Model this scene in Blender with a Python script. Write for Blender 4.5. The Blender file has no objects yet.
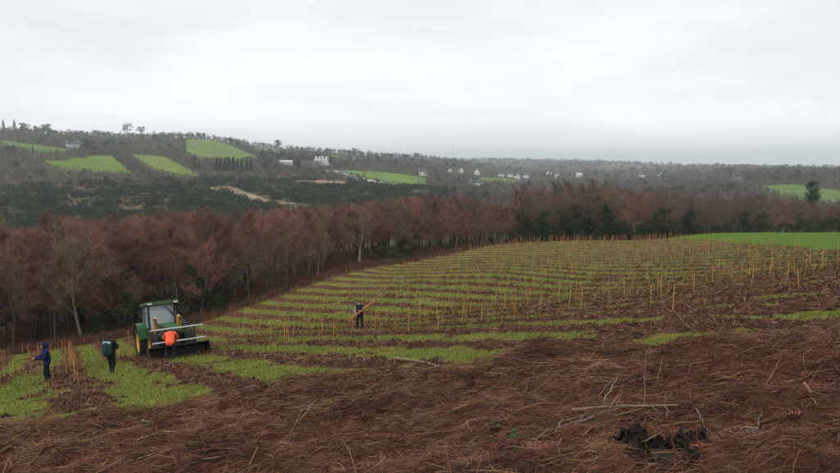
import bpy, math, random
import numpy as np
from mathutils import Vector, Matrix

SC = bpy.context.scene
COL = SC.collection
rng = np.random.default_rng(7)
random.seed(7)
R = math.radians

# ------------------------------------------------------------------ camera
F_PX, CX, CY = 622.0, 420.0, 236.5          # focal length and centre in the photograph's pixels
PITCH = math.atan(74.5 / F_PX)
EYE = 1.65
HAZE = 0.00028
cam_d = bpy.data.cameras.new('camera')
cam = bpy.data.objects.new('camera', cam_d)
COL.objects.link(cam)
cam_d.sensor_width = 36.0
cam_d.lens = 36.0 * F_PX / 840.0
cam_d.clip_start = 0.1
cam_d.clip_end = 30000.0
cam.location = (0, 0, EYE)
cam.rotation_euler = (R(90) - PITCH, 0, 0)
SC.camera = cam

# ------------------------------------------------------------------ world: overcast sky
SUN_EL, SUN_AZ = R(48), R(215)
w = bpy.data.worlds.new('World')
SC.world = w
w.use_nodes = True
nt = w.node_tree
nt.nodes.clear()
out = nt.nodes.new('ShaderNodeOutputWorld')
bg = nt.nodes.new('ShaderNodeBackground')
sky = nt.nodes.new('ShaderNodeTexSky')
sky.sky_type = 'NISHITA'
sky.sun_disc = False
sky.sun_elevation = SUN_EL
sky.sun_rotation = SUN_AZ
tc = nt.nodes.new('ShaderNodeTexCoord')
mp = nt.nodes.new('ShaderNodeMapping')
mp.inputs['Scale'].default_value = (1.0, 1.0, 5.0)
mp.inputs['Rotation'].default_value = (0.0, R(4), 0.0)
n1 = nt.nodes.new('ShaderNodeTexNoise')
n1.inputs['Scale'].default_value = 2.1
n1.inputs['Detail'].default_value = 6.0
n1.inputs['Roughness'].default_value = 0.5
n1.inputs['Distortion'].default_value = 0.35
rp = nt.nodes.new('ShaderNodeValToRGB')
rp.color_ramp.interpolation = 'EASE'
rp.color_ramp.elements[0].position = 0.33
rp.color_ramp.elements[0].color = (0.725, 0.75, 0.77, 1)
rp.color_ramp.elements[1].position = 0.64
rp.color_ramp.elements[1].color = (0.855, 0.87, 0.88, 1)
sk = nt.nodes.new('ShaderNodeVectorMath'); sk.operation = 'SCALE'; sk.inputs['Scale'].default_value = 0.08
mx = nt.nodes.new('ShaderNodeMix'); mx.data_type = 'RGBA'; mx.inputs['Factor'].default_value = 0.95
L = nt.links.new
L(tc.outputs['Generated'], mp.inputs['Vector']); L(mp.outputs['Vector'], n1.inputs['Vector'])
L(n1.outputs['Fac'], rp.inputs['Fac']); L(sky.outputs['Color'], sk.inputs[0])
L(sk.outputs[0], mx.inputs['A']); L(rp.outputs['Color'], mx.inputs['B'])
# the cloud deck thins evenly towards the horizon all round
sx = nt.nodes.new('ShaderNodeSeparateXYZ'); L(tc.outputs['Generated'], sx.inputs[0])
hr = nt.nodes.new('ShaderNodeMapRange'); hr.interpolation_type = 'SMOOTHSTEP'
hr.inputs['From Min'].default_value = 0.0; hr.inputs['From Max'].default_value = 0.30; hr.inputs['To Min'].default_value = 1.16; hr.inputs['To Max'].default_value = 1.0
L(sx.outputs['Z'], hr.inputs['Value'])
hv_ = nt.nodes.new('ShaderNodeVectorMath'); hv_.operation = 'SCALE'; L(mx.outputs['Result'], hv_.inputs[0]); L(hr.outputs[0], hv_.inputs['Scale'])
L(hv_.outputs[0], bg.inputs['Color']); bg.inputs['Strength'].default_value = 1.0
L(bg.outputs['Background'], out.inputs['Surface'])

# ------------------------------------------------------------------ sun behind thick cloud
sl = bpy.data.lights.new('sun', 'SUN')
sl.energy = 1.4
sl.angle = R(32)
sl.color = (1.0, 0.97, 0.93)
sun = bpy.data.objects.new('sun', sl)
COL.objects.link(sun)
sun.location = (0, -20, 60)
sd = Vector((math.sin(SUN_AZ) * math.cos(SUN_EL), math.cos(SUN_AZ) * math.cos(SUN_EL), math.sin(SUN_EL)))
sun.rotation_euler = sd.to_track_quat('Z', 'Y').to_euler()

vs = SC.view_settings
vs.view_transform = 'Standard'
vs.look = 'None'
vs.exposure = 0.2
vs.gamma = 1.0
vs.use_curve_mapping = False
SC.render.engine = 'CYCLES'
SC.cycles.use_denoising = True
SC.cycles.use_adaptive_sampling = False
SC.cycles.filter_width = 1.2
SC.cycles.max_bounces = 6
SC.cycles.diffuse_bounces = 3
SC.cycles.transparent_max_bounces = 16
SC.cycles.volume_bounces = 3
SC.cycles.use_light_tree = False

# ------------------------------------------------------------------ helpers
def ray(px, py):
    """direction of a photograph pixel as (X/Y, Z/Y) seen from the camera"""
    u = (px - CX) / F_PX
    v = -(py - CY) / F_PX
    y = math.cos(PITCH) + v * math.sin(PITCH)
    return u / y, (v * math.cos(PITCH) - math.sin(PITCH)) / y

def pix(x, y, z):
    """photograph pixel of world points (arrays)"""
    z = z - EYE
    d = y * math.cos(PITCH) - z * math.sin(PITCH)
    v = y * math.sin(PITCH) + z * math.cos(PITCH)
    d = np.where(d < 0.01, 0.01, d)
    return CX + F_PX * x / d, CY - F_PX * v / d

def tag(o, label=None, cat=None, group=None, kind=None):
    if label: o['label'] = label
    if cat: o['category'] = cat
    if group: o['group'] = group
    if kind: o['kind'] = kind
    return o

def empty(name, loc=(0, 0, 0), rz=0.0):
    o = bpy.data.objects.new(name, None)
    o.empty_display_size = 0.2
    o.location = loc
    o.rotation_euler = (0, 0, rz)
    COL.objects.link(o)
    return o

def link(name, me, parent=None):
    o = bpy.data.objects.new(name, me)
    COL.objects.link(o)
    if parent: o.parent = parent
    return o

def hashn(ix, iy, seed=0):
    h = (ix.astype(np.int64) * 374761393 + iy.astype(np.int64) * 668265263 + seed * 1442695041) & 0xFFFFFFFF
    h = ((h ^ (h >> 13)) * 1274126177) & 0xFFFFFFFF
    h = h ^ (h >> 16)
    return (h & 0xFFFFFF) / float(0xFFFFFF)

def vnoise(x, y, seed=0):
    ix = np.floor(x); iy = np.floor(y)
    fx = x - ix; fy = y - iy
    fx = fx * fx * (3 - 2 * fx); fy = fy * fy * (3 - 2 * fy)
    a = hashn(ix, iy, seed); b = hashn(ix + 1, iy, seed)
    c = hashn(ix, iy + 1, seed); d = hashn(ix + 1, iy + 1, seed)
    return (a * (1 - fx) + b * fx) * (1 - fy) + (c * (1 - fx) + d * fx) * fy

def fbm(x, y, scale, octv=4, seed=0, rough=0.5):
    """-1..1"""
    s = 0; amp = 1.0; tot = 0; f = 1.0 / scale
    for i in range(octv):
        s = s + amp * (vnoise(x * f + 17.3 * i, y * f + 5.1 * i, seed + i) * 2 - 1)
        tot += amp; amp *= rough; f *= 2.03
    return s / tot

def sstep(a, b, x):
    t = np.clip((x - a) / (b - a), 0, 1)
    return t * t * (3 - 2 * t)

def mesh_np(name, V, Fq, mat=None, colors=None, smooth=False):
    """mesh from numpy vertices and a (n,k) face array"""
    V = np.asarray(V, dtype=np.float32); Fq = np.asarray(Fq, dtype=np.int32)
    me = bpy.data.meshes.new(name)
    n, k = Fq.shape
    me.vertices.add(len(V)); me.vertices.foreach_set('co', V.ravel())
    me.loops.add(n * k); me.loops.foreach_set('vertex_index', Fq.ravel())
    me.polygons.add(n)
    me.polygons.foreach_set('loop_start', np.arange(0, n * k, k, dtype=np.int32))
    me.polygons.foreach_set('loop_total', np.full(n, k, dtype=np.int32))
    me.polygons.foreach_set('use_smooth', np.full(n, bool(smooth)))
    if colors is not None:
        a = me.color_attributes.new('cover', 'FLOAT_COLOR', 'POINT')
        c4 = np.ones((len(V), 4), dtype=np.float32); c4[:, :3] = colors
        a.data.foreach_set('color', c4.ravel())
    me.update(calc_edges=True)
    if mat: me.materials.append(mat)
    return me

# ------------------------------------------------------------------ materials
MATS = {}
def mat(name, c1, c2=None, scale=8.0, rough=0.8, bump=0.0, bscale=None, metal=0.0, vary=0.0, spec=0.3, transl=0.0, attr=False, detail=4.0):
    if name in MATS: return MATS[name]
    m = bpy.data.materials.new(name); m.use_nodes = True
    t = m.node_tree; N = t.nodes; K = t.links.new
    b = N['Principled BSDF']
    b.inputs['Roughness'].default_value = rough
    b.inputs['Metallic'].default_value = metal
    b.inputs['Specular IOR Level'].default_value = spec
    tcn = N.new('ShaderNodeTexCoord')
    nz = N.new('ShaderNodeTexNoise'); nz.inputs['Scale'].default_value = scale; nz.inputs['Detail'].default_value = detail
    K(tcn.outputs['Object'], nz.inputs['Vector'])
    mix = N.new('ShaderNodeMix'); mix.data_type = 'RGBA'
    c2 = c2 or tuple(x * 0.7 for x in c1)
    mix.inputs['A'].default_value = (*c1, 1); mix.inputs['B'].default_value = (*c2, 1)
    K(nz.outputs['Fac'], mix.inputs['Factor'])
    col = mix.outputs['Result']
    if attr:
        at = N.new('ShaderNodeAttribute'); at.attribute_name = 'cover'
        mu = N.new('ShaderNodeMix'); mu.data_type = 'RGBA'; mu.blend_type = 'MULTIPLY'; mu.inputs['Factor'].default_value = 1.0
        K(at.outputs['Color'], mu.inputs['A']); K(col, mu.inputs['B']); col = mu.outputs['Result']
    if vary:
        oi = N.new('ShaderNodeObjectInfo')
        hs = N.new('ShaderNodeHueSaturation')
        mr = N.new('ShaderNodeMapRange'); mr.inputs['To Min'].default_value = 1 - vary; mr.inputs['To Max'].default_value = 1 + vary
        mh = N.new('ShaderNodeMapRange'); mh.inputs['To Min'].default_value = 0.5 - vary * 0.025; mh.inputs['To Max'].default_value = 0.5 + vary * 0.035
        ml = N.new('ShaderNodeMath'); ml.operation = 'FRACT'
        m3 = N.new('ShaderNodeMath'); m3.operation = 'MULTIPLY'; m3.inputs[1].default_value = 7.13
        K(oi.outputs['Random'], mr.inputs['Value']); K(oi.outputs['Random'], m3.inputs[0]); K(m3.outputs[0], ml.inputs[0]); K(ml.outputs[0], mh.inputs['Value'])
        K(mr.outputs[0], hs.inputs['Value']); K(mh.outputs[0], hs.inputs['Hue']); K(col, hs.inputs['Color']); col = hs.outputs['Color']
    K(col, b.inputs['Base Color'])
    if bump:
        nb = N.new('ShaderNodeTexNoise'); nb.inputs['Scale'].default_value = bscale or scale * 3; nb.inputs['Detail'].default_value = 5
        K(tcn.outputs['Object'], nb.inputs['Vector'])
        bp = N.new('ShaderNodeBump'); bp.inputs['Strength'].default_value = min(1.0, bump); bp.inputs['Distance'].default_value = 0.05
        K(nb.outputs['Fac'], bp.inputs['Height']); K(bp.outputs['Normal'], b.inputs['Normal'])
    if transl:
        o = [n for n in N if n.type == 'OUTPUT_MATERIAL'][0]
        tr = N.new('ShaderNodeBsdfTranslucent'); ms = N.new('ShaderNodeMixShader'); ms.inputs['Fac'].default_value = transl
        K(col, tr.inputs['Color']); K(b.outputs['BSDF'], ms.inputs[1]); K(tr.outputs['BSDF'], ms.inputs[2]); K(ms.outputs['Shader'], o.inputs['Surface'])
    MATS[name] = m
    return m
# ------------------------------------------------------------------ terrain: a height field fitted to points read off the photograph
PB, PC = 0.1321, -0.2182                     # slope of the planted field (per metre to the right / forward)
CPX = [  # (pixel x, pixel y, metres forward) of ground points
    # lower and upper edges of the planted field
    (0, 357, 70), (70, 346, 75), (140, 333, 80), (200, 321, 84), (250, 303, 90), (300, 286, 97), (400, 263, 112), (460, 251, 122), (500, 244, 130),
    (580, 240.5, 138), (660, 239, 142), (300, 318, 60), (400, 292, 65), (500, 276, 65), (500, 257, 95), (600, 262, 75), (600, 249, 105), (700, 258, 66),
    (700, 246, 95), (770, 246.5, 75), (840, 252.5, 56), (840, 240, 85), (760, 237, 110), (840, 232.5, 118), (770, 232.5, 130), (700, 234, 148),
    # floor of the wood behind the field
    (0, 338, 92), (100, 326, 98), (0, 318, 130), (150, 300, 125), (250, 282, 120), (360, 259, 118), (430, 250, 140), (500, 244, 165), (600, 241, 175),
    (700, 240, 190), (840, 236, 175), (0, 290, 180), (150, 275, 180), (300, 255, 180), (420, 244, 190),
    # valley bottom
    (0, 256, 240), (150, 248, 240), (300, 236, 240), (420, 226, 240), (560, 222, 280), (700, 220, 290), (840, 216, 290),
    # opposite hillside, gorse and fields
    (0, 222, 300), (80, 220, 305), (160, 217, 310), (250, 213, 310), (350, 208, 320), (430, 203, 340),
    (0, 200, 370), (80, 198, 380), (160, 196, 390), (240, 194, 400), (330, 190, 420), (420, 190, 430),
    (0, 180, 470), (80, 178, 480), (160, 177, 500), (240, 176, 520), (330, 176, 560), (420, 187, 520),
    (0, 165, 550), (60, 166, 560), (130, 170, 550), (200, 172, 570), (280, 167, 640), (340, 170, 660), (428, 180, 640),
    (0, 146, 680), (60, 153, 640), (110, 155, 640), (165, 157, 680), (230, 160, 680), (300, 160, 740), (370, 165, 780), (430, 174, 760),
    (0, 134, 850), (60, 140, 850), (130, 142, 850), (200, 142, 820), (260, 152, 860), (330, 158, 920), (400, 163, 980), (450, 166, 1050),
    (0, 131, 980), (90, 136, 980), (190, 138, 940), (260, 147, 1000), (330, 152.5, 1080), (400, 157.5, 1150), (450, 161.5, 1250),
    (0, 136, 1300), (150, 143, 1300), (300, 156, 1400), (420, 164, 1500),
    # village and distance
    (500, 190, 620), (600, 192, 640), (700, 192, 560), (480, 182, 800), (560, 183, 850), (640, 184, 850), (500, 176, 1050), (600, 176, 1100), (690, 176, 1000),
    (500, 168, 1500), (600, 170, 1500), (700, 171, 1300), (500, 163, 2300), (600, 165, 2300), (700, 168, 2200), (800, 168, 2300),
    (420, 161, 3200), (520, 161, 3300), (640, 164, 3300), (760, 168, 3300), (440, 159.5, 5000), (560, 160.5, 5000), (700, 166, 5000), (840, 168, 5000),
    (0, 158, 5000), (200, 158, 5000), (0, 150, 2500), (250, 160, 2500),
    # field and wood on the right
    (760, 193, 430), (840, 203, 400), (800, 185.5, 520), (840, 191, 500), (760, 186, 520), (720, 190, 480), (840, 178, 640), (770, 178, 650), (840, 174, 760), (770, 174, 800), (840, 172, 1100),
]
def kdec(r): return 1 - sstep(math.log(42), math.log(170), np.log(r))
def base_s(phi, r): return (PB * np.sin(phi) + PC * np.cos(phi)) * kdec(r)
cp, cv = [], []
def add_cp(phi, r, z):
    cp.append((phi * 2.5, math.log(r))); cv.append(z / r - float(base_s(np.array(phi), np.array(r))))
for px, py, Y in CPX:
    t, e = ray(px, py)
    X = t * Y; z = e * Y + EYE
    add_cp(math.atan2(X, Y), math.hypot(X, Y), z)
for phi in np.radians([-180, -130, -90, -60, -45, -30, -15, 0, 15, 30, 45, 60, 90, 130, 180]):
    for r in (1.5, 6, 16, 30, 42):
        add_cp(phi, r, r * float(base_s(np.array(phi), np.array(r))))
for a, zs in ((-180, (16, 20, 20, 10)), (-130, (12, 15, 10, 0)), (-90, (-15, -20, -10, 0)), (-65, (-26, -24, 20, 20)), (60, (4, 0, -10, 0)), (90, (14, 20, 15, 0)), (130, (14, 18, 18, 10)), (180, (16, 20, 20, 10))):
    for r, z in zip((130, 350, 1000, 4500), zs): add_cp(math.radians(a), r, z)
for a in (-180, -120, -60, -30, 0, 30, 60, 120, 180): add_cp(math.radians(a), 6500, 0.0)
cp = np.array(cp); cv = np.array(cv)
def kern(d2): return 0.5 * d2 * np.log(d2 + 1e-12)
n = len(cp)
D2 = ((cp[:, None] - cp[None]) ** 2).sum(-1)
A = np.zeros((n + 3, n + 3)); A[:n, :n] = kern(D2) + np.eye(n) * 1e-3
A[:n, n] = 1; A[:n, n + 1:] = cp; A[n, :n] = 1; A[n + 1:, :n] = cp.T
WT = np.linalg.solve(A, np.concatenate([cv, np.zeros(3)]))
def tps(phi, lr):
    P = np.stack([phi * 2.5, lr], -1).reshape(-1, 2)
    o = np.empty(len(P))
    for i in range(0, len(P), 20000):
        q = P[i:i + 20000]
        d2 = (q[:, 0:1] - cp[None, :, 0]) ** 2 + (q[:, 1:2] - cp[None, :, 1]) ** 2
        o[i:i + 20000] = kern(d2) @ WT[:n] + WT[n] + q @ WT[n + 1:]
    return o.reshape(phi.shape)
# coarse lookup table of the smooth terrain
TPH = np.linspace(-math.pi, math.pi, 721); TLR = np.linspace(math.log(1.2), math.log(5900), 420)
GP, GL = np.meshgrid(TPH, TLR)
TAB = (tps(GP, GL) + base_s(GP, np.exp(GL)))
def gz0(x, y):
    """smooth terrain height"""
    x = np.asarray(x, float); y = np.asarray(y, float)
    r = np.maximum(np.hypot(x, y), 1.25); phi = np.arctan2(x, y)
    a = (phi + math.pi) / (2 * math.pi) * 720; b = (np.log(r) - TLR[0]) / (TLR[1] - TLR[0])
    a = np.clip(a, 0, 719.999); b = np.clip(b, 0, 418.999)
    i = a.astype(int); j = b.astype(int); fa = a - i; fb = b - j
    s = (TAB[j, i] * (1 - fa) + TAB[j, i + 1] * fa) * (1 - fb) + (TAB[j + 1, i] * (1 - fa) + TAB[j + 1, i + 1] * fa) * fb
    return s * r

def hit(px, py, y0=200.0, y1=6000.0):
    """ground point under a pixel, searched between two distances"""
    t, e = ray(px, py)
    Y = np.exp(np.linspace(math.log(y0), math.log(y1), 1500))
    d = EYE + e * Y - gz0(t * Y, Y)
    k = np.where(d < 0)[0]
    i = k[0] if len(k) else int(np.argmin(np.abs(d)))
    return t * Y[i], Y[i]

def inpoly(x, y, poly):
    r = np.zeros(np.shape(x), bool); m = len(poly)
    for i in range(m):
        x1, y1 = poly[i]; x2, y2 = poly[(i + 1) % m]
        c = ((y1 > y) != (y2 > y)) & (x < (x2 - x1) * (y - y1) / ((y2 - y1) or 1e-9) + x1)
        r ^= c
    return r

# ------------------------------------------------------------------ land cover
RN = np.array([0.865, 0.5017]); RP = 3.2; RQ0 = 0.05         # rows: normal direction, period, phase
def rowq(x, y):
    return RN[0] * x + RN[1] * y + 0.35 * fbm(x, y, 9, 2, 40) - 0.010 * np.maximum(0, x + 2) * 0
def near_edge(x): return 13.4 - 0.42 * np.maximum(0, x - 3) + 0.8 * fbm(x, x * 0 + 3, 3.0, 3, 51)
FIELD_EDGE = [(-60, 66), (-46, 74), (-36, 80), (-28, 84.5), (-17, 97), (-3.6, 112), (8, 122), (17.5, 131), (36, 138.5), (56, 142)]
def edge_y(x):
    ex, ey = zip(*FIELD_EDGE); return np.interp(x, ex, ey)
LUSH = [(36, 34), (39.5, 58), (44, 78), (50, 104), (55, 141), (72, 152), (84, 136), (88, 120), (120, 118), (130, 30)]
FIELDS = []
for P, c in [
    ([(0, 139.5), (53, 147), (75, 149.5), (55, 152), (35, 151), (0, 145)], (.12, .20, .045)),
    ([(40, 163), (105, 155), (112, 156), (137, 174), (90, 171), (60, 169)], (.135, .21, .035)),
    ([(128, 154.5), (165, 157), (180, 164), (205, 175), (180, 177), (150, 168)], (.16, .215, .045)),
    ([(185, 140), (213, 139), (235, 147), (260, 157), (240, 160), (200, 158), (185, 153)], (.14, .20, .05)),
    ([(336, 170), (375, 171.5), (428, 178), (428, 187), (400, 185.5), (360, 178)], (.13, .23, .045)),
    ([(476, 177.5), (505, 178), (522, 181), (520, 185), (480, 183)], (.13, .22, .045)),
    ([(752, 187), (780, 184.5), (845, 191), (845, 203), (800, 199), (770, 192)], (.13, .20, .05)),
    ([(250, 146.5), (275, 148), (297, 152.5), (280, 154.5), (255, 151)], (.13, .18, .07)),
    ([(322, 155), (358, 157), (352, 161), (325, 159)], (.11, .15, .06)),
    ([(210, 187.5), (232, 187), (262, 197), (268, 201), (255, 201), (228, 191), (210, 190.5)], (.30, .24, .17)),
    ([(262, 200), (300, 204), (330, 207), (300, 208), (262, 203.5)], (.26, .22, .15)),
    ([(296, 180.5), (345, 181), (345, 183.8), (296, 183.6)], (.28, .20, .14)),
    ([(325, 169), (345, 171), (365, 178), (400, 185.5), (400, 187.5), (360, 180), (338, 172.5), (325, 171)], (.34, .33, .31)),
    ([(65, 196), (88, 196), (90, 208), (70, 210)], (.15, .105, .065)),
    ([(112, 198), (140, 196), (146, 208), (116, 212)], (.15, .10, .062)),
    ([(165, 200), (170, 196), (168, 212), (160, 214)], (.17, .125, .09)),
]:
    FIELDS.append(([hit(a, b, 260) for a, b in P], c))

def cover(x, y, z):
    """returns colour (n,3), masks"""
    n = x.shape
    r = np.hypot(x, y)
    col = np.zeros(n + (3,))
    def put(m, c):
        m = m[..., None]; col[:] = col * (1 - m) + np.asarray(c) * m
    # far country
    f1 = fbm(x, y, 60, 4, 3)[..., None]; f2 = fbm(x, y, 260, 3, 9)
    col[:] = np.array((.055, .052, .03)) * (1 + 0.5 * f1)
    scrub = (r > 250) & (r < 620)
    put(sstep(-.05, .3, fbm(x, y, 40, 4, 13)) * scrub, (.10, .075, .045))
    put(sstep(.0, .25, f2) * (r > 1500), (.10, .15, .06))
    for P, c in FIELDS:
        m = inpoly(x, y, P)
        if m.any():
            v = 1 + .22 * fbm(x, y, 22, 3, 21)[..., None] + .22 * fbm(x, y, 7, 3, 22)[..., None]
            col[m] = (np.asarray(c) * v)[m]
    # wood floor round the planted field
    wood = 1 - sstep(210, 260, r)
    put(wood, (.055, .026, .018))
    put(wood * sstep(.1, .4, fbm(x, y, 14, 3, 23)), (.05, .055, .02))
    # planted field
    fe = edge_y(x) + 1.2 * fbm(x, y, 5, 2, 25)
    field = (y < fe) & (y > -60)
    g1 = fbm(x, y, 2.2, 4, 31); g2 = fbm(x, y, 11, 3, 33); g3 = fbm(x, y, .5, 3, 35)
    grass = np.array((.150, .185, .028)) * (1 + .25 * g1[..., None] + .2 * g3[..., None])
    grass = grass + np.array((.06, .022, .014)) * np.clip(g2 + .2, 0, 1)[..., None]
    q = (rowq(x, y) - RQ0) / RP
    ph = q - np.round(q)                                     # 0 = middle of a cultivated band
    right = sstep(1, 14, x) * (1 - sstep(22, 40, y)) * .085
    gm_ = fbm(x, y, 1.1, 3, 36)
    fd = 1 - .6 * sstep(45, 100, r); wide = .045 * sstep(40, 90, r)
    brown = 1 - sstep(.165, .27, np.abs(ph) - right - wide - fd * (.13 * g1 + .10 * gm_ + .07 * g3))
    brown = np.clip(brown * (1 - .75 * fd * sstep(.25, .5, g1 + .6 * gm_ - .3 * right)) + .4 * fd * sstep(.34, .55, gm_ - .25 * g2), 0, 1)
    brown = np.clip(brown + .7 * sstep(.0, .3, g1 + .7 * gm_ - .02) * sstep(-3, 5, x) * (1 - sstep(19, 30, y)) + .5 * sstep(.3, .5, gm_ + .4 * g3), 0, 1)
    ne = near_edge(x)
    lit = 1 - sstep(-1.0, 1.0, y - ne + 1.0 * g1)
    put(field * 1.0, (0, 0, 0)); col[field] = grass[field]
    bandc = np.array((.105, .048, .030)) * (1 + .5 * g3[..., None] + .25 * g1[..., None])
    m = (field * brown)[..., None]; col[:] = col * (1 - m) + bandc * m
    # dead bracken and turned soil in the foreground
    litc = np.array((.095, .040, .026)) * (1 + .6 * g3[..., None] + .3 * g1[..., None])
    st = np.clip(sstep(.0, .5, fbm(x * .6, y * 1.6, 2.6, 4, 37)), 0, 1)[..., None] * .35
    litc = litc * (1 - st) + np.array((.19, .115, .065)) * st
    m = (lit * field)[..., None]; col[:] = col * (1 - m) + litc * m
    # lush winter crop on the right
    lush = inpoly(x + 1.0 * g1, y + 1.0 * g3, LUSH)
    col[lush] = (np.array((.082, .150, .011)) * (1 + .14 * g1 + .12 * g3 + .12 * fbm(x, y, 30, 2, 77))[..., None])[lush]
    # rough bank between the field and the wood
    bank = field & (y > fe - 4)
    put((y > fe - 3.5 + 2 * g1) * field * (x < 20), (.10, .05, .032))
    return np.clip(col, .004, .6), dict(brown=brown * field * (1 - lit) * ~lush, lit=lit * field, field=field, lush=lush, ph=ph)

PITS = [(*hit(a, b, 2.5, 40), s, d) for a, b, s, d in ((375, 416, .55, .34), (350, 424, .35, .2), (478, 418, .22, .22), (466, 416, .18, .16), (560, 386, .6, .2), (215, 392, .5, .22), (130, 412, .5, .2), (690, 382, .6, .2))]
def micro(x, y, M):
    """relief of clods and litter"""
    r = np.hypot(x, y)
    near = 1 - sstep(150, 220, r)
    c1 = fbm(x, y, .9, 4, 61); c2 = fbm(x, y, .32, 3, 63); c3 = fbm(x, y, 2.4, 3, 65)
    b = M['brown']
    h = b * (.05 + .10 * np.abs(c1) + .07 * c2 + .05 * c3)
    h = h + M['lit'] * (.24 * c1 + .16 * c2 + .28 * c3)
    h = h + (1 - np.maximum(b, M['lit'])) * (.02 * c2 + .03 * c3)
    for ax, ay, s_, d_ in PITS: h = h - d_ * np.exp(-((x - ax) / s_) ** 2 - ((y - ay) / (s_ * .55)) ** 2)
    far = sstep(1200, 2500, r) * 9 * fbm(x, y, 700, 3, 71)
    return h * near + far

# ------------------------------------------------------------------ ground sheet
fine = np.radians(np.linspace(-43, 43, 600))
coarse = np.radians(np.linspace(43, 317, 61))[1:-1]
PHI = np.concatenate([fine, coarse])
LR = np.concatenate([np.linspace(math.log(1.3), math.log(3.2), 8)[:-1], np.linspace(math.log(3.2), math.log(150), 620)[:-1], np.linspace(math.log(150), math.log(5700), 180)])
gp, gl = np.meshgrid(PHI, LR)
gr = np.exp(gl)
GX = gr * np.sin(gp); GY = gr * np.cos(gp)
GZ = gz0(GX, GY)
gcol, GM = cover(GX, GY, GZ)
GZ = GZ + micro(GX, GY, GM)
nr, nc = GX.shape
idx = np.arange(nr * nc).reshape(nr, nc)
nxt = np.roll(idx, -1, axis=1)
quads = np.stack([idx[:-1], nxt[:-1], nxt[1:], idx[1:]], -1).reshape(-1, 4)[:, ::-1]
gm = mat('ground_cover', (1.25, 1.22, 1.2), (.62, .64, .66), scale=9.0, rough=.95, bump=.55, bscale=16.0, attr=True, spec=.1, detail=8.0)
me = mesh_np('ground', np.stack([GX, GY, GZ], -1).reshape(-1, 3), quads, gm, gcol.reshape(-1, 3), smooth=True)
ground = tag(link('ground', me), 'hillside ground of grass, turned earth and dead bracken falling to the valley', 'ground', kind='structure')

def gz(x, y):
    """finished ground height (with relief)"""
    x = np.atleast_1d(np.asarray(x, float)); y = np.atleast_1d(np.asarray(y, float))
    z = gz0(x, y); _, M = cover(x, y, z)
    return z + micro(x, y, M)
def gz1(x, y): return float(gz(x, y)[0])
# ------------------------------------------------------------------ tree builder
def unit(v):
    return v / np.maximum(np.linalg.norm(v, axis=-1, keepdims=True), 1e-9)

class MB:
    """collects triangles"""
    def __init__(s): s.V = []; s.F = []; s.C = []; s.n = 0
    def add(s, V, F, c=None):
        s.V.append(V); s.F.append(np.asarray(F) + s.n); s.n += len(V)
        if c is not None: s.C.append(np.broadcast_to(np.asarray(c, float), (len(V), 3)))
    def tube(s, P, rad, k=4):
        P = np.asarray(P, float); m = len(P)
        d = unit(np.gradient(P, axis=0))
        ref = np.where(np.abs(d[:, 2:3]) > .9, np.array([[1., 0, 0]]), np.array([[0, 0, 1.]]))
        a = unit(np.cross(d, ref)); b = np.cross(d, a)
        ang = np.arange(k) * 2 * math.pi / k
        V = P[:, None] + np.asarray(rad)[:, None, None] * (a[:, None] * np.cos(ang)[None, :, None] + b[:, None] * np.sin(ang)[None, :, None])
        i = np.arange(m * k).reshape(m, k); j = np.roll(i, -1, 1)
        F = np.concatenate([np.stack([i[:-1], j[:-1], j[1:]], -1).reshape(-1, 3), np.stack([i[:-1], j[1:], i[1:]], -1).reshape(-1, 3)])
        s.add(V.reshape(-1, 3), F)
    def spikes(s, A, B, wd):
        """thin three-sided twigs from A to B"""
        d = unit(B - A); ref = np.where(np.abs(d[:, 2:3]) > .9, np.array([[1., 0, 0]]), np.array([[0, 0, 1.]]))
        a = unit(np.cross(d, ref)); b = np.cross(d, a); wd = np.asarray(wd)[:, None]
        V = np.stack([A + a * wd, A - a * wd * .5 + b * wd * .87, A - a * wd * .5 - b * wd * .87, B], 1)
        o = np.arange(len(A))[:, None, None] * 4
        F = o + np.array([[0, 1, 3], [1, 2, 3], [2, 0, 3]])[None]
        s.add(V.reshape(-1, 3), F.reshape(-1, 3))
    def leaves(s, P, size, rg, aspect=.7, c=None):
        m = len(P)
        a = unit(rg.normal(size=(m, 3))); b = unit(np.cross(a, rg.normal(size=(m, 3))))
        sz = np.asarray(size) * np.ones(m)
        a = a * sz[:, None]; b = b * sz[:, None] * aspect
        V = np.stack([P - a * .5, P + b * .5, P + a * .5, P - b * .5], 1)
        o = np.arange(m)[:, None, None] * 4
        s.add(V.reshape(-1, 3), (o + np.array([[0, 1, 2], [0, 2, 3]])[None]).reshape(-1, 3), c)
    def mesh(s, name, m, smooth=False):
        return mesh_np(name, np.concatenate(s.V), np.concatenate(s.F), m, np.concatenate(s.C) if s.C else None, smooth)

def limb(rg, p, d, ln, nseg, wander, up):
    P = [np.array(p, float)]; d = np.array(d, float)
    for i in range(nseg):
        d = d + rg.normal(size=3) * wander; d[2] += up
        d = d / np.linalg.norm(d)
        P.append(P[-1] + d * ln / nseg)
    return np.array(P)

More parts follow.
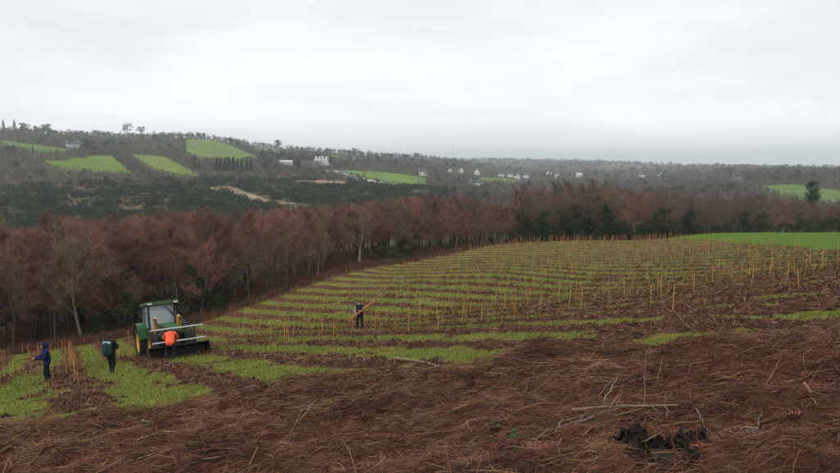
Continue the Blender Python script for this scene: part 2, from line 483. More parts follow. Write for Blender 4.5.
def make_tree(seed, H=12.0, stems=1, spread=.42, up=.10, n1=13, n2=7, n3=6, n4=7, tw=.011, twl=.7, clear=.22, r0=.17, lean=.05):
    """bare tree: returns builders of trunk-and-limbs and of the twiggy crown"""
    rg = np.random.default_rng(seed)
    T, C = MB(), MB()
    A4, B4 = [], []
    for s in range(stems):
        a = rg.uniform(0, 2 * math.pi)
        out = lean if stems == 1 else rg.uniform(.12, .32)
        P0 = limb(rg, (math.cos(a) * .1 * (stems > 1), math.sin(a) * .1 * (stems > 1), -.3), (math.cos(a) * out, math.sin(a) * out, 1), H * rg.uniform(.78, .9), 9, .07, .06)
        rr = r0 / math.sqrt(stems) * np.linspace(1, .12, 10); rr[0] *= 1.35
        T.tube(P0, rr, 6)
        for i in range(max(5, n1 // (1 if stems == 1 else 2))):
            t = clear + (1 - clear) * (i + rg.uniform(0, 1)) / max(5, n1 // (1 if stems == 1 else 2))
            t = min(t, .97); k = t * 9; j = int(k); p = P0[j] * (1 - k + j) + P0[min(j + 1, 9)] * (k - j)
            az = rg.uniform(0, 2 * math.pi)
            d1 = np.array([math.cos(az), math.sin(az), rg.uniform(.35, 1.1)])
            l1 = H * spread * (1.08 - .62 * t) * rg.uniform(.75, 1.15)
            P1 = limb(rg, p, d1, l1, 5, .16, up)
            r1 = max(.016, r0 * .42 * (1 - .75 * t))
            T.tube(P1, np.linspace(r1, r1 * .22, 6), 4)
            for u in range(n2):
                k = 1 + 4 * (u + rg.uniform(0, 1)) / n2; j = min(int(k), 4); p2 = P1[j] * (1 - k + j) + P1[j + 1] * (k - j)
                d2 = unit(P1[j + 1] - P1[j]) + rg.normal(size=3) * .65; d2[2] += .25
                l2 = l1 * rg.uniform(.28, .5)
                P2 = limb(rg, p2, d2, l2, 3, .2, up)
                C.tube(P2, np.linspace(r1 * .36, .006, 4), 3)
                m = n3
                kk = rg.uniform(.4, 2.95, m); jj = np.minimum(kk.astype(int), 2)
                p3 = P2[jj] + (P2[jj + 1] - P2[jj]) * (kk - jj)[:, None]
                d3 = unit(unit(P2[jj + 1] - P2[jj]) + rg.normal(size=(m, 3)) * .6 + np.array([0, 0, .25]))
                e3 = p3 + d3 * (l2 * rg.uniform(.35, .7, m))[:, None]
                C.spikes(p3, e3, np.full(m, tw * 1.15))
                tt = rg.uniform(.2, 1, (m, n4, 1))
                a4 = p3[:, None] + (e3 - p3)[:, None] * tt
                d4 = unit(d3[:, None] + rg.normal(size=(m, n4, 3)) * .55 + np.array([0, 0, .3]))
                A4.append(a4.reshape(-1, 3)); B4.append((a4 + d4 * rg.uniform(.5, 1.2, (m, n4, 1)) * twl).reshape(-1, 3))
    A4 = np.concatenate(A4); B4 = np.concatenate(B4)
    C.spikes(A4, B4, np.full(len(A4), tw))
    return T, C

def leafy_blob(seed, n, H, W, size, lobes=14, z0=.15):
    """evergreen crown: leaf faces spread over uneven lobes"""
    rg = np.random.default_rng(seed)
    L = np.stack([rg.normal(0, .26, lobes) * W, rg.normal(0, .26, lobes) * W, H * rg.uniform(z0 + .08, .9, lobes)], -1)
    sc = rg.uniform(.16, .3, lobes) * W * (1.15 - .5 * L[:, 2] / H)
    k = rg.integers(0, lobes, n)
    d = unit(rg.normal(size=(n, 3))) * (rg.uniform(.45, 1, (n, 1)) ** .5)
    P = L[k] + d * sc[k][:, None] * np.array([1, 1, 1.05])
    P[:, 2] = np.maximum(P[:, 2], .02 * H)
    B = MB(); B.leaves(P, rg.uniform(.6, 1.3, n) * size, rg)
    return B

BARK = mat('bark_grey_green', (.15, .13, .095), (.07, .06, .045), 5, .9, .4, 25, vary=.35)
BARKP = mat('bark_pale', (.25, .225, .175), (.13, .12, .09), 5, .9, .3, 25)
BARKD = mat('bark_dark', (.05, .045, .035), (.028, .026, .02), 5, .9, .3, 25, vary=.2)
TWR = mat('twig_red', (.285, .128, .098), (.15, .078, .062), 1.2, .85, vary=.38)
TWB = mat('twig_brown', (.165, .105, .075), (.09, .064, .048), 1.2, .85, vary=.35)
TWG = mat('twig_grey_green', (.20, .135, .09), (.11, .08, .056), 1.2, .85, vary=.3)
TWF = mat('twig_far', (.20, .165, .145), (.115, .10, .09), .4, .9, vary=.3)
IVY = mat('ivy_leaf', (.032, .058, .018), (.014, .028, .010), 3, .6, vary=.3, transl=.15)
GORSE = mat('gorse_leaf', (.042, .066, .034), (.020, .034, .020), .5, .8, vary=.4)
HEATH = mat('heath_twig', (.085, .055, .034), (.04, .03, .022), .5, .9, vary=.4)
CONI = mat('conifer_needle', (.022, .048, .024), (.010, .024, .014), 1.5, .75, vary=.25)

def protos(n, mt, mc, seed, **k):
    L = []
    for i in range(n):
        T, C = make_tree(seed + i, **k)
        L.append((T.mesh('trunk', mt, True), C.mesh('crown', mc)))
    return L
PR = protos(4, BARK, TWR, 100, H=12, spread=.34, n1=13, n2=7, n3=6, n4=6, tw=.012, twl=.75, up=.14)
PM = protos(2, BARKD, TWR, 120, H=12, stems=4, spread=.26, n1=18, n2=6, n3=6, n4=6, tw=.012, twl=.8, up=.18, r0=.22)
PBn = protos(3, BARK, TWB, 140, H=12, spread=.38, n1=14, n2=7, n3=6, n4=6, tw=.012, twl=.7, up=.10)
PG = protos(2, BARK, TWG, 160, H=12, spread=.40, n1=15, n2=7, n3=6, n4=5, tw=.013, twl=.7, up=.08)
PP = protos(1, BARKP, TWG, 171, H=12, spread=.46, n1=15, n2=7, n3=6, n4=5, tw=.012, twl=.7, up=.06, r0=.26, clear=.28)

def ivy_mesh(seed, H=9.0, n=2600, R0=1.1, top=.25):
    rg = np.random.default_rng(seed)
    t = rg.uniform(0, 1, n); a = rg.uniform(0, 2 * math.pi, n)
    prof = R0 * (1 - (1 - top) * t ** 1.4) * (.72 + .42 * np.sin(t * 13 + seed) * np.cos(a * 2 + t * 7) ** 2)
    rr = prof * rg.uniform(.35, 1, n) ** .5
    P = np.stack([rr * np.cos(a), rr * np.sin(a), .1 + t * H + rg.normal(0, .1, n)], -1)
    B = MB(); B.leaves(P, rg.uniform(.16, .34, n), rg)
    return B.mesh('ivy', IVY)
IV = [leafy_blob(605, 2600, 9.6, 3.0, .27, 26, .02).mesh('ivy', IVY), leafy_blob(606, 2600, 8.0, 4.2, .28, 24, .02).mesh('ivy', IVY), leafy_blob(608, 2000, 8.6, 2.2, .26, 24, .02).mesh('ivy', IVY)]

def place_tree(proto, x, y, H, rz, name, label, group, ivy=None, base=12.0, cat='tree', sw=1.0):
    t = empty(name, (x, y, float(gz0(x, y)) - .02), rz)
    s = H / base
    t.scale = (s * sw, s * sw, s)
    link('trunk', proto[0], t); link('crown', proto[1], t)
    if ivy is not None: link('ivy', ivy, t)
    tag(t, label, cat, group)
    return t

def hmax(x, y, prof):
    """tree height that brings its top to the wood's outline"""
    z = gz0(x, y)
    px, _ = pix(np.array(x), np.array(y), np.array(z))
    ty = np.interp(px, [a for a, _ in prof], [b for _, b in prof])
    _, e = ray(float(px), float(ty))
    return e * y + EYE - float(z), float(px)

def scatter(xs, ys, dmin, n, ok, rg):
    P = []
    for _ in range(n):
        x = rg.uniform(*xs); y = rg.uniform(*ys)
        if abs(x / y) > .76 or not ok(x, y): continue
        if any((x - a) ** 2 + (y - b) ** 2 < dmin ** 2 for a, b in P): continue
        P.append((x, y))
    return P

def gn_scatter(name, P, sc, rz, pick, proto_objs, label, cat):
    """one stuff object: points carrying instances of already built trees"""
    me = bpy.data.meshes.new(name)
    me.vertices.add(len(P)); me.vertices.foreach_set('co', np.asarray(P, np.float32).ravel())
    for nm, arr, ty in (('sc', sc, 'FLOAT'), ('rz', rz, 'FLOAT'), ('pick', pick, 'INT')):
        a = me.attributes.new(nm, ty, 'POINT'); a.data.foreach_set('value', np.asarray(arr, np.float32 if ty == 'FLOAT' else np.int32))
    o = link(name, me)
    g = bpy.data.node_groups.new(name, 'GeometryNodeTree')
    g.interface.new_socket('Geometry', in_out='INPUT', socket_type='NodeSocketGeometry')
    g.interface.new_socket('Geometry', in_out='OUTPUT', socket_type='NodeSocketGeometry')
    N = g.nodes; K = g.links.new
    gi = N.new('NodeGroupInput'); go = N.new('NodeGroupOutput')
    iop = N.new('GeometryNodeInstanceOnPoints'); iop.inputs['Pick Instance'].default_value = True
    gti = N.new('GeometryNodeGeometryToInstance')
    for objs in reversed(proto_objs):
        if len(objs) == 1:
            oi = N.new('GeometryNodeObjectInfo'); oi.inputs['Object'].default_value = objs[0]; oi.inputs['As Instance'].default_value = False
            K(oi.outputs['Geometry'], gti.inputs[0])
        else:
            jn = N.new('GeometryNodeJoinGeometry')
            for ob in objs:
                oi = N.new('GeometryNodeObjectInfo'); oi.inputs['Object'].default_value = ob; oi.inputs['As Instance'].default_value = False
                K(oi.outputs['Geometry'], jn.inputs[0])
            K(jn.outputs[0], gti.inputs[0])
    def na(nm, ty):
        q = N.new('GeometryNodeInputNamedAttribute'); q.data_type = ty; q.inputs['Name'].default_value = nm; return q.outputs['Attribute']
    cx = N.new('ShaderNodeCombineXYZ'); K(na('rz', 'FLOAT'), cx.inputs['Z'])
    K(gi.outputs[0], iop.inputs['Points']); K(gti.outputs[0], iop.inputs['Instance'])
    K(na('pick', 'INT'), iop.inputs['Instance Index']); K(cx.outputs[0], iop.inputs['Rotation']); K(na('sc', 'FLOAT'), iop.inputs['Scale'])
    K(iop.outputs[0], go.inputs[0])
    md = o.modifiers.new('scatter', 'NODES'); md.node_group = g
    return tag(o, label, cat, kind='stuff')

tr = np.random.default_rng(11)
PROF_L = [(-60, 224), (0, 223), (70, 213), (110, 218), (150, 208), (180, 212), (240, 211), (300, 208), (340, 203), (360, 199), (400, 198), (430, 194), (465, 197), (490, 203), (520, 206)]
PROF_M = [(430, 192), (480, 186), (505, 182), (540, 185), (575, 182), (610, 181), (640, 186), (680, 191), (720, 194), (760, 195), (800, 199), (840, 203), (900, 206)]
# --- individual trees that stand out along the edge of the left wood
SPECIAL = []
def at_edge(px, off):
    """point on the field's far edge below a pixel column, moved back by off metres"""
    t, _ = ray(px, 300)
    for y in np.arange(40, 200, .25):
        if y > edge_y(t * y): return t * (y + off), y + off
def special(px, off, H, proto, name, label, ivy=None, sw=1.0, base=12.0, rz=None):
    x, y = at_edge(px, off)
    SPECIAL.append((x, y))
    return place_tree(proto, x, y, H, tr.uniform(0, 6.28) if rz is None else rz, name, label, None, ivy, base=base, sw=sw)
special(360, 10, 9.8, PP[0], 'bare_tree', 'bare tree with pale forked trunk in the clearing behind the field', None, 1.35)
special(266, 5, 11.5, PG[0], 'bare_tree', 'greenish bare tree with dark forked trunk at the field edge')
special(220, 7, 9.5, PBn[0], 'ivy_clad_tree', 'thick dark ivy clad tree right of the tractor', IV[0], 1.25)
special(248, 7, 9.0, PBn[1], 'ivy_clad_tree', 'slender ivy clad tree left of the greenish forked tree', IV[2], 1.0)
special(96, 6, 14.5, PM[0], 'bare_tree', 'dark many stemmed red tree above the walker with a rucksack')
special(150, 9, 15.5, PM[1], 'bare_tree', 'tallest dark red tree rising behind the tractor cab')
special(52, 6, 12.0, PBn[2], 'bare_tree', 'brown spreading bare tree above the walker in blue')
special(404, 6, 7.0, PG[1], 'bare_tree', 'low bushy grey green tree at the upper end of the bank', IV[1], 1.1)
special(455, 5, 9.5, PR[2], 'bare_tree', 'rounded rust red tree at the top corner of the planted field', None, 1.3)
special(432, 5, 8.5, PR[0], 'bare_tree', 'rust red tree left of the rounded red tree', None, 1.35)
special(476, 6, 8.8, PR[1], 'bare_tree', 'rust red tree right of the rounded red tree', None, 1.35)
special(132, 5, 9, PBn[2], 'ivy_clad_tree', 'dark ivy wrapped tree left of the tractor cab', IV[1], 1.0)
special(8, 5, 12.0, PBn[0], 'bare_tree', 'brown bare tree at the left border of the photograph')
# --- the red wood
okL = lambda x, y: y > edge_y(x) + 5 and y < edge_y(x) + 70 and x < 26 + (y - 140) * .2 and all((x - a) ** 2 + (y - b) ** 2 > 9 for a, b in SPECIAL) and not (-16 < x < -1 and y < 118 and y < edge_y(x) + 13)
redw = scatter((-150, 40), (70, 205), 3.7, 9000, okL, tr)
DEEP = []; FRONT = []
for x, y in redw:
    hm_, px = hmax(x, y, PROF_L)
    d = y - edge_y(x)
    H = min(max(hm_ * tr.uniform(.90, 1.10), 5.5), 19.0) * (1 if d > 14 else tr.uniform(.70, .95))
    k = tr.uniform(); red = .62 if d < 16 else .86
    if k < red: pi = ('R', tr.integers(4)) if tr.uniform() < .75 else ('M', tr.integers(2))
    elif k < red + .08: pi = ('B', tr.integers(3))
    else: pi = ('G', tr.integers(2))
    (DEEP if d > 26 else FRONT).append((px, x, y, H, pi, d))
KINDS = {'R': PR, 'M': PM, 'B': PBn, 'G': PG}
LOOK = {'R': 'rust red', 'M': 'dark many stemmed red', 'B': 'brown', 'G': 'greenish grey'}
MARKS = [(8, 'the left border'), (52, 'the blue walker'), (110, 'the rucksack walker'), (168, 'the tractor'), (220, 'the thick ivied tree'), (266, 'the forked tree'), (360, 'the pale trunk'), (404, 'the low bushy tree'), (455, 'the rounded red tree'), (520, 'the far stake line')]
ORD = ['first', 'second', 'third', 'fourth', 'fifth', 'sixth', 'seventh', 'eighth', 'ninth', 'tenth', 'eleventh', 'twelfth', 'thirteenth', 'fourteenth', 'fifteenth', 'sixteenth']
def mark_label(px, marks, seen, look, what):
    """names a thing by its look and its count to the right of the nearest landmark on its left"""
    m = [q for q in marks if q[0] <= px]
    if m: key, side = m[-1][1], 'right'
    else: key, side = marks[0][1], 'left'
    k = (key, look); seen[k] = seen.get(k, 0) + 1
    return f"{ORD[min(seen[k], 16) - 1]} {look} {what} {side} of {key}"
seen = {}
for px, x, y, H, pi, d in sorted(FRONT):
    tier = 'bare tree in the wood,' if d < 13 else 'bare tree farther back,'
    lab = mark_label(px, MARKS, seen, LOOK[pi[0]], tier)
    place_tree(KINDS[pi[0]][pi[1]], x, y, H, tr.uniform(0, 6.28), 'bare_tree', lab, 'bare trees along the front of the red wood', IV[2] if (d < 16 and tr.uniform() < .14) else None, sw=tr.uniform(.9, 1.2))
def kids(kind, n):
    """children (trunk, crown) of n placed trees that use the given prototypes"""
    L_ = []
    for p in KINDS[kind][:n]:
        for o in bpy.data.objects:
            if o.data is p[1]:
                L_.append([c for c in bpy.data.objects if c.parent is o.parent and c.data in (p[0], p[1])]); break
    return L_
# --- the brown wood behind the field
def okM(x, y):
    if x < 20 + (y - 130) * .2: return False
    if inpoly(np.array([x]), np.array([y]), LUSH)[0]: return False
    if x < 60: return y > edge_y(x) + 3.5 and y < edge_y(x) + 55
    if x < 86: return y > 156 - max(0, x - 74) * 2.0 and y < 215
    return y > 123 and y < 200
midw = scatter((15, 165), (118, 215), 3.9, 8000, okM, tr)
MFRONT = []; MDEEP = []
for x, y in midw:
    hm_, px = hmax(x, y, PROF_M)
    H = min(max(hm_ * tr.uniform(.78, 1.02), 5.0), 16.5)
    k = tr.uniform(); dd = (y - edge_y(x)) if x < 60 else (y - (156 - max(0, x - 74) * 2.0) if x < 86 else y - 123)
    pi = ('B', tr.integers(3)) if k < .62 else (('R', tr.integers(4)) if k < .80 else ('G', tr.integers(2)))
    (MFRONT if dd < 20 else MDEEP).append((px, x, y, H, pi, dd))
MARKS2 = [(500, 'the top field corner'), (545, 'the corner trees'), (640, 'the far stake line'), (700, 'the green crop tip'), (760, 'the green crop middle'), (810, 'the dark pine')]
seen = {}
for px, x, y, H, pi, dd in sorted(MFRONT):
    ivy = tr.uniform() < ((.85 if px < 700 else .4) if dd < 13 else .22)
    look = ('ivy clad ' if ivy else 'bare ') + {'B': 'brown', 'R': 'reddish', 'G': 'grey green'}[pi[0]]
    lab = mark_label(px, MARKS2, seen, look, 'tree in the far wood')
    place_tree(KINDS[pi[0]][pi[1]], x, y, H, tr.uniform(0, 6.28), 'ivy_clad_tree' if ivy else 'bare_tree', lab, 'trees along the front of the brown wood', IV[tr.integers(3)] if ivy else None, sw=tr.uniform(.9, 1.2))
order = ['R', 'M', 'B', 'G']; base_i = {}
PL = []
for kd in order:
    base_i[kd] = len(PL); PL += kids(kd, 9)
for nm, lst, lab in (('deep_wood', DEEP, 'mass of bare red trees filling the wood behind its front rows'), ('far_side_wood', MDEEP, 'mass of bare brown trees filling the wood beyond the field')):
    P = [(x, y, float(gz0(x, y))) for _, x, y, *_ in lst]
    gn_scatter(nm, P, [q[3] / 12 for q in lst], tr.uniform(0, 6.28, len(lst)), [min(base_i[q[4][0]] + q[4][1], len(PL) - 1) for q in lst], PL, lab, 'wood')

# --- pine standing above the right wood
def make_pine():
    rg = np.random.default_rng(3); T, C = MB(), MB()
    P0 = limb(rg, (0, 0, -.3), (0, 0, 1), 12.2, 8, .02, .1); T.tube(P0, np.linspace(.2, .05, 9), 6)
    pts = []
    for i in range(46):
        z = rg.uniform(8.0, 12.2); az = rg.uniform(0, 6.28); ln = (2.1 - .42 * abs(z - 9.8)) * rg.uniform(.6, 1.1)
        P1 = limb(rg, (0, 0, z), (math.cos(az), math.sin(az), .3), ln, 3, .12, .05); T.tube(P1, np.linspace(.04, .012, 4), 3)
        pts.append(P1[1 + rg.integers(0, 3, 75)] + rg.normal(0, .26, (75, 3)))
    for i in range(12):
        z = rg.uniform(3, 8); az = rg.uniform(0, 6.28); P1 = limb(rg, (0, 0, z), (math.cos(az), math.sin(az), .2), 1.0, 3, .12, .0); T.tube(P1, np.linspace(.03, .01, 4), 3)
    pts = np.concatenate(pts); C.leaves(pts, .3, rg, .3)
    return T.mesh('trunk', BARKD, True), C.mesh('crown', CONI)
PINE = make_pine()
t_, _ = ray(810, 225)
place_tree(PINE, t_ * 158, 158, 13.2, 0, 'pine_tree', 'dark pine rising above the bare wood behind the green crop', None)

# --- evergreen shrubs closing the foot of the far wood
SHR = []
for k_ in range(3):
    B = leafy_blob(400 + k_, 1500, 4.2, 4.6, .26, 16, .04); T = MB(); T.tube(limb(np.random.default_rng(k_), (0, 0, -.2), (0, 0, 1), 2.6, 4, .06, .05), np.linspace(.1, .03, 5), 5)
    SHR.append((T.mesh('trunk', BARKD, True), B.mesh('crown', IVY)))
seen = {}
spots = []
for px in np.arange(505, 850, 7.5):
    px = px + tr.uniform(-2.5, 2.5); t_, _ = ray(px, 240)
    ys = np.arange(110, 200, .5); ok_ = [y for y in ys if okM(t_ * y, y)]
    if not ok_: continue
    y = ok_[0] + tr.uniform(.5, 5); spots.append((px, t_ * y, y, tr.uniform(2.2, 5.2) if px < 705 else tr.uniform(1.6, 3.6)))
for px, x, y, H in spots:
    place_tree(SHR[tr.integers(3)], x, y, H, tr.uniform(0, 6.28), 'evergreen_shrub', mark_label(px, MARKS2, seen, 'evergreen', 'shrub fronting the far wood'), 'evergreen shrubs along the far wood', base=4.2, cat='shrub')
for px, off, H, lab in ((214, 4, 3.2, 'dark evergreen shrub at the foot of the thick ivied tree'), (172, 6, 4.5, 'dark evergreen shrub behind the tractor cab'), (140, 5, 4.0, 'dark evergreen shrub left of the tractor cab'), (96, 5, 3.0, 'dark evergreen shrub below the many stemmed red tree'), (395, 5, 2.4, 'evergreen shrub beneath the low bushy tree on the bank'), (446, 5, 2.0, 'evergreen shrub at the upper end of the bank'), (376, 8, 3.0, 'evergreen shrub right of the pale trunk')):
    x, y = at_edge(px, off); place_tree(SHR[tr.integers(3)], x, y, H, tr.uniform(0, 6.28), 'evergreen_shrub', lab, None, base=4.2, cat='shrub')

# --- undergrowth: thorny red brown bank between field and wood, bushes on the wood floor
def undergrowth():
    rg = np.random.default_rng(21); B = MB()
    for i in range(760):
        on = rg.uniform() < .55
        px = rg.uniform(-20, 520) if on else rg.uniform(-20, 520)
        t, _ = ray(px, 300); 
        y = 60.0
        ys = np.arange(50, 150, .5); k = np.argmax(ys > edge_y(t * ys)); y = ys[k]
        y = y + (rg.uniform(-2.0, 3.2) if on else rg.uniform(3, 30)); x = t * y
        if not on and -14 < x < -2 and y < 116: continue
        h = rg.uniform(.7, 1.5) if on else rg.uniform(.8, 2.6)
        if px > 470: h *= .5
        m = 130
        c = np.array([x, y, float(gz0(x, y))])
        a = rg.uniform(0, 6.28, m); rr = rg.uniform(0, 1, m) ** .6
        A = c + np.stack([np.cos(a) * rr * h * .8, np.sin(a) * rr * h * .8, rg.uniform(0, .75, m) * h * (1 - .6 * rr)], -1)
        d = unit(rg.normal(size=(m, 3)) + np.array([0, 0, .6]))
        B.spikes(A, A + d * rg.uniform(.25, .7, (m, 1)) * h * .7, rg.uniform(.012, .022, m))
        cc = np.array([[.13, .045, .032], [.11, .06, .035], [.075, .05, .03], [.05, .06, .025]])[rg.choice(4, p=[.5, .25, .15, .1])]
        B.C.append(np.broadcast_to(cc * rg.uniform(.7, 1.15), (m * 4, 3)))
    return B
um = mat('undergrowth', (1.2, 1.2, 1.2), (.7, .7, .7), 2, .9, attr=True)
tag(link('undergrowth', undergrowth().mesh('undergrowth', um)), 'tangled red brown undergrowth along the foot of the wood', 'undergrowth', kind='stuff')
# ------------------------------------------------------------------ far side of the valley
fr = np.random.default_rng(31)
def far_bare(seed, **k):
    T, C = make_tree(seed, H=10, n1=10, n2=5, n3=4, n4=4, tw=.034, twl=.85, r0=.2, **k)
    return T.mesh('trunk', BARKD, True), C.mesh('crown', TWF)
def far_leafy(seed, H, W, n, size, m, trunk=True, z0=.2):
    B = leafy_blob(seed, n, H, W, size, 16, z0)
    T = MB(); P0 = limb(np.random.default_rng(seed), (0, 0, -.3), (0, 0, 1), H * .6, 5, .04, .05); T.tube(P0, np.linspace(.22, .06, 6), 5)
    return T.mesh('trunk', BARKD, True), B.mesh('crown', m)
def far_conifer(seed):
    rg = np.random.default_rng(seed); n = 1100
    t = rg.uniform(0, 1, n) ** .8; a = rg.uniform(0, 6.28, n); rr = (1 - t) * 2.0 * (.7 + .3 * np.sin(t * 40)) * rg.uniform(.5, 1, n) + .08
    P = np.stack([rr * np.cos(a), rr * np.sin(a), 1.0 + t * 9.0], -1)
    B = MB(); B.leaves(P, rg.uniform(.35, .7, n), rg, .4)
    T = MB(); T.tube(np.array([[0, 0, -.3], [0, 0, 5], [0, 0, 9.6]]), [.2, .12, .03], 5)
    return T.mesh('trunk', BARKD, True), B.mesh('crown', CONI)
def umbrella_pine(seed):
    rg = np.random.default_rng(seed); T, C = MB(), MB()
    P0 = limb(rg, (0, 0, -.3), (.08, 0, 1), 8.2, 6, .04, .05); T.tube(P0, np.linspace(.32, .12, 7), 6)
    pts = []
    for i in range(26):
        az = rg.uniform(0, 6.28); P1 = limb(rg, P0[rg.integers(3, 7)], (math.cos(az), math.sin(az), .7), rg.uniform(2.2, 4.4), 3, .12, .03); T.tube(P1, np.linspace(.09, .03, 4), 3)
        pts.append(P1[3] + rg.normal(0, 1, (42, 3)) * np.array([.75, .75, .4]) + np.array([0, 0, .4]))
    C.leaves(np.concatenate(pts), .5, rg, .6)
    return T.mesh('trunk', BARKD, True), C.mesh('crown', CONI)
FB = [far_bare(201), far_bare(202, spread=.5), far_bare(203, stems=3)]
FE = [far_leafy(211, 10, 9, 900, .7, GORSE), far_leafy(212, 8, 8, 800, .7, GORSE)]
FC = [far_conifer(221)]
FU = [umbrella_pine(231), umbrella_pine(232)]

def skyline(px, y0=500, y1=1400):
    t, _ = ray(px, 160); Y = np.exp(np.linspace(math.log(y0), math.log(y1), 400))
    e = (gz0(t * Y, Y) - EYE) / Y
    i = int(np.argmax(e)); return t * Y[i], Y[i]
def sky_tree(px, top, proto, name, label, base=10.0, sw=1.0, y0=500, y1=1400, group=None):
    x, y = skyline(px, y0, y1); _, e = ray(px, top)
    H = max(3.5, e * y + EYE - float(gz0(x, y)))
    t = place_tree(proto, x, y, H, fr.uniform(0, 6.28), name, label, group, base=base, sw=sw)
    return t
sky_tree(128, 125.2, FU[0], 'umbrella_pine', 'larger of the two umbrella pines on the left skyline', sw=.95)
sky_tree(142, 127.3, FU[1], 'umbrella_pine', 'smaller umbrella pine just right of the larger one on the skyline', sw=1.0)
g = 'trees on the left skyline'
for px, top, pr, nm, lab, sw in [
    (6, 119.5, FC[0], 'conifer_tree', 'pointed conifer at the far left of the skyline', 1.2), (17, 119.5, FC[0], 'conifer_tree', 'second pointed conifer from the left on the skyline', 1.3),
    (25, 123, FE[0], 'evergreen_tree', 'dark round evergreen right of the two skyline conifers', 1.2), (41, 123, FE[1], 'evergreen_tree', 'evergreen at the left end of a dark skyline clump', 1.3),
    (49, 124, FE[0], 'evergreen_tree', 'evergreen at the right end of a dark skyline clump', 1.3), (97, 130, FE[0], 'evergreen_tree', 'dark evergreen on the skyline left of the umbrella pines', .9),
    (107, 131, FB[1], 'bare_tree', 'broad bare tree on the skyline left of the umbrella pines', 1.4), (155, 130.5, FB[0], 'bare_tree', 'bare tree next right of the umbrella pines', 1.2),
    (164, 131, FB[1], 'bare_tree', 'second bare tree right of the umbrella pines', 1.2), (172, 131.5, FB[2], 'bare_tree', 'third bare tree right of the umbrella pines', 1.2), (181, 131, FB[0], 'bare_tree', 'fourth bare tree right of the umbrella pines', 1.2),
    (192, 131, FB[1], 'bare_tree', 'bare tree above the left corner of the sloping skyline field', 1.2), (199, 132, FB[2], 'bare_tree', 'bare tree above the middle of the sloping skyline field', 1.2), (206, 133, FC[0], 'conifer_tree', 'small conifer above the sloping skyline field', 1.2),
    (215, 136, FB[0], 'bare_tree', 'bare tree at the upper right of the sloping skyline field', 1.2), (225, 138, FB[1], 'bare_tree', 'round bare tree below the skyline field crest', 1.2), (242, 140, FB[1], 'bare_tree', 'round bare tree right of the skyline field', 1.5),
    (277, 140, FE[0], 'evergreen_tree', 'large dark round evergreen above the far white farmhouse', 1.3), (297, 146, FC[0], 'conifer_tree', 'conifer right of the large round evergreen', 1.0),
    (327, 148, FB[1], 'bare_tree', 'bare tree on the skyline above the white farmhouse', 1.4), (345, 148.3, FE[1], 'evergreen_tree', 'left half of the square dark tree clump on the skyline', 1.4), (354, 148.3, FE[0], 'evergreen_tree', 'right half of the square dark tree clump on the skyline', 1.4),
    (369, 150.5, FC[0], 'conifer_tree', 'conifer right of the square dark clump', 1.6), (390, 151, FE[1], 'evergreen_tree', 'flat topped evergreen near the right end of the hill', 1.6), (416, 153, FE[0], 'evergreen_tree', 'last dark evergreen where the hill runs down', 1.5)]:
    sky_tree(px, top, pr, nm, lab, sw=sw, group=g)
for px, top, pr, nm, lab, sw in [(732, 167.5, FE[0], 'evergreen_tree', 'dark round tree on the skyline above the pale roof', 1.8), (804, 167, FB[1], 'bare_tree', 'round bare tree left on the right hand skyline', 1.5), (822, 166.5, FB[0], 'bare_tree', 'bare tree in the middle of the right hand skyline', 1.5), (836, 166, FC[0], 'conifer_tree', 'pointed conifer at the right end of the skyline', 1.4)]:
    sky_tree(px, top, pr, nm, lab, sw=sw, y0=520, y1=900)
# trees by the white cottage and on the fields
def ground_tree(px, py, H, pr, nm, lab, sw=1.0, y0=260):
    x, y = hit(px, py, y0); place_tree(pr, x, y, H, fr.uniform(0, 6.28), nm, lab, None, base=10.0, sw=sw)
ground_tree(86, 151, 12, FE[0], 'evergreen_tree', 'large dark evergreen right of the white cottage', 1.1)
ground_tree(94, 152, 9, FE[1], 'evergreen_tree', 'second dark evergreen right of the white cottage', 1.2)
ground_tree(12, 155, 9, FE[0], 'evergreen_tree', 'dark evergreen clump below the upper left field', 1.4)
ground_tree(33, 154, 9, FC[0], 'conifer_tree', 'dark spire conifer below the upper left field', .8)
ground_tree(28, 155, 7, FC[0], 'conifer_tree', 'shorter spire conifer left of the taller spire', .8)
ground_tree(193, 176, 5, FB[1], 'bare_tree', 'small round bare tree at the lower corner of a green field', 1.3)
ground_tree(364, 178, 6, FB[1], 'bare_tree', 'round bare tree in front of the bright field', 1.6)
for i, px in enumerate((217, 221, 225, 229, 234, 238, 242, 247, 251)):
    ground_tree(px, 173.0 - .6 * (i % 2), 12.5 + fr.uniform(-1, 2), FC[0], 'conifer_tree', f'{ORD[i]} conifer from the left in the dark plantation below the skyline field', 1.25)

# woods, hedges and scrub too many to count
HOUSE_PX = [(73, 148), (322, 165), (311, 166.5), (286, 164.5), (450, 174), (461, 173.5), (477, 174.5), (501, 177), (510, 177), (517, 179), (526, 178), (549, 175.5), (557, 177.5), (579, 177.5), (476, 185), (423, 191), (642, 177.5), (660, 178), (737, 185), (597, 178), (628, 176.5), (490, 180)]
HOUSE_XY = [hit(a, b, 300) for a, b in HOUSE_PX]
PLANT = [hit(a, b, 400) for a, b in ((212, 170), (256, 170), (258, 177), (210, 177))]
def open_ground(x, y, marg, soft=False):
    bad = np.zeros(len(x), bool)
    for P, c in FIELDS:
        if soft and c[0] > c[1] and c[0] < .18: continue
        for dx, dy in ((0, 0), (marg, 0), (-marg, 0), (0, marg), (0, -marg)): bad |= inpoly(x + dx, y + dy, P)
    for hx, hy in HOUSE_XY:
        # keep the houses and what lies just below them clear
        s = y / hy
        bad |= (np.abs(x - hx * s) < 9) & (y > hy - 42) & (y < hy + 8)
    bad |= inpoly(x, y, PLANT)
    return ~bad
def polar(n, r0, r1, a=37.5):
    ph = np.radians(fr.uniform(-a, a, n)); r = np.exp(fr.uniform(math.log(r0), math.log(r1), n))
    return r * np.sin(ph), r * np.cos(ph)
def obj_of(pr): 
    for o in bpy.data.objects:
        if o.data is pr[1]: return o
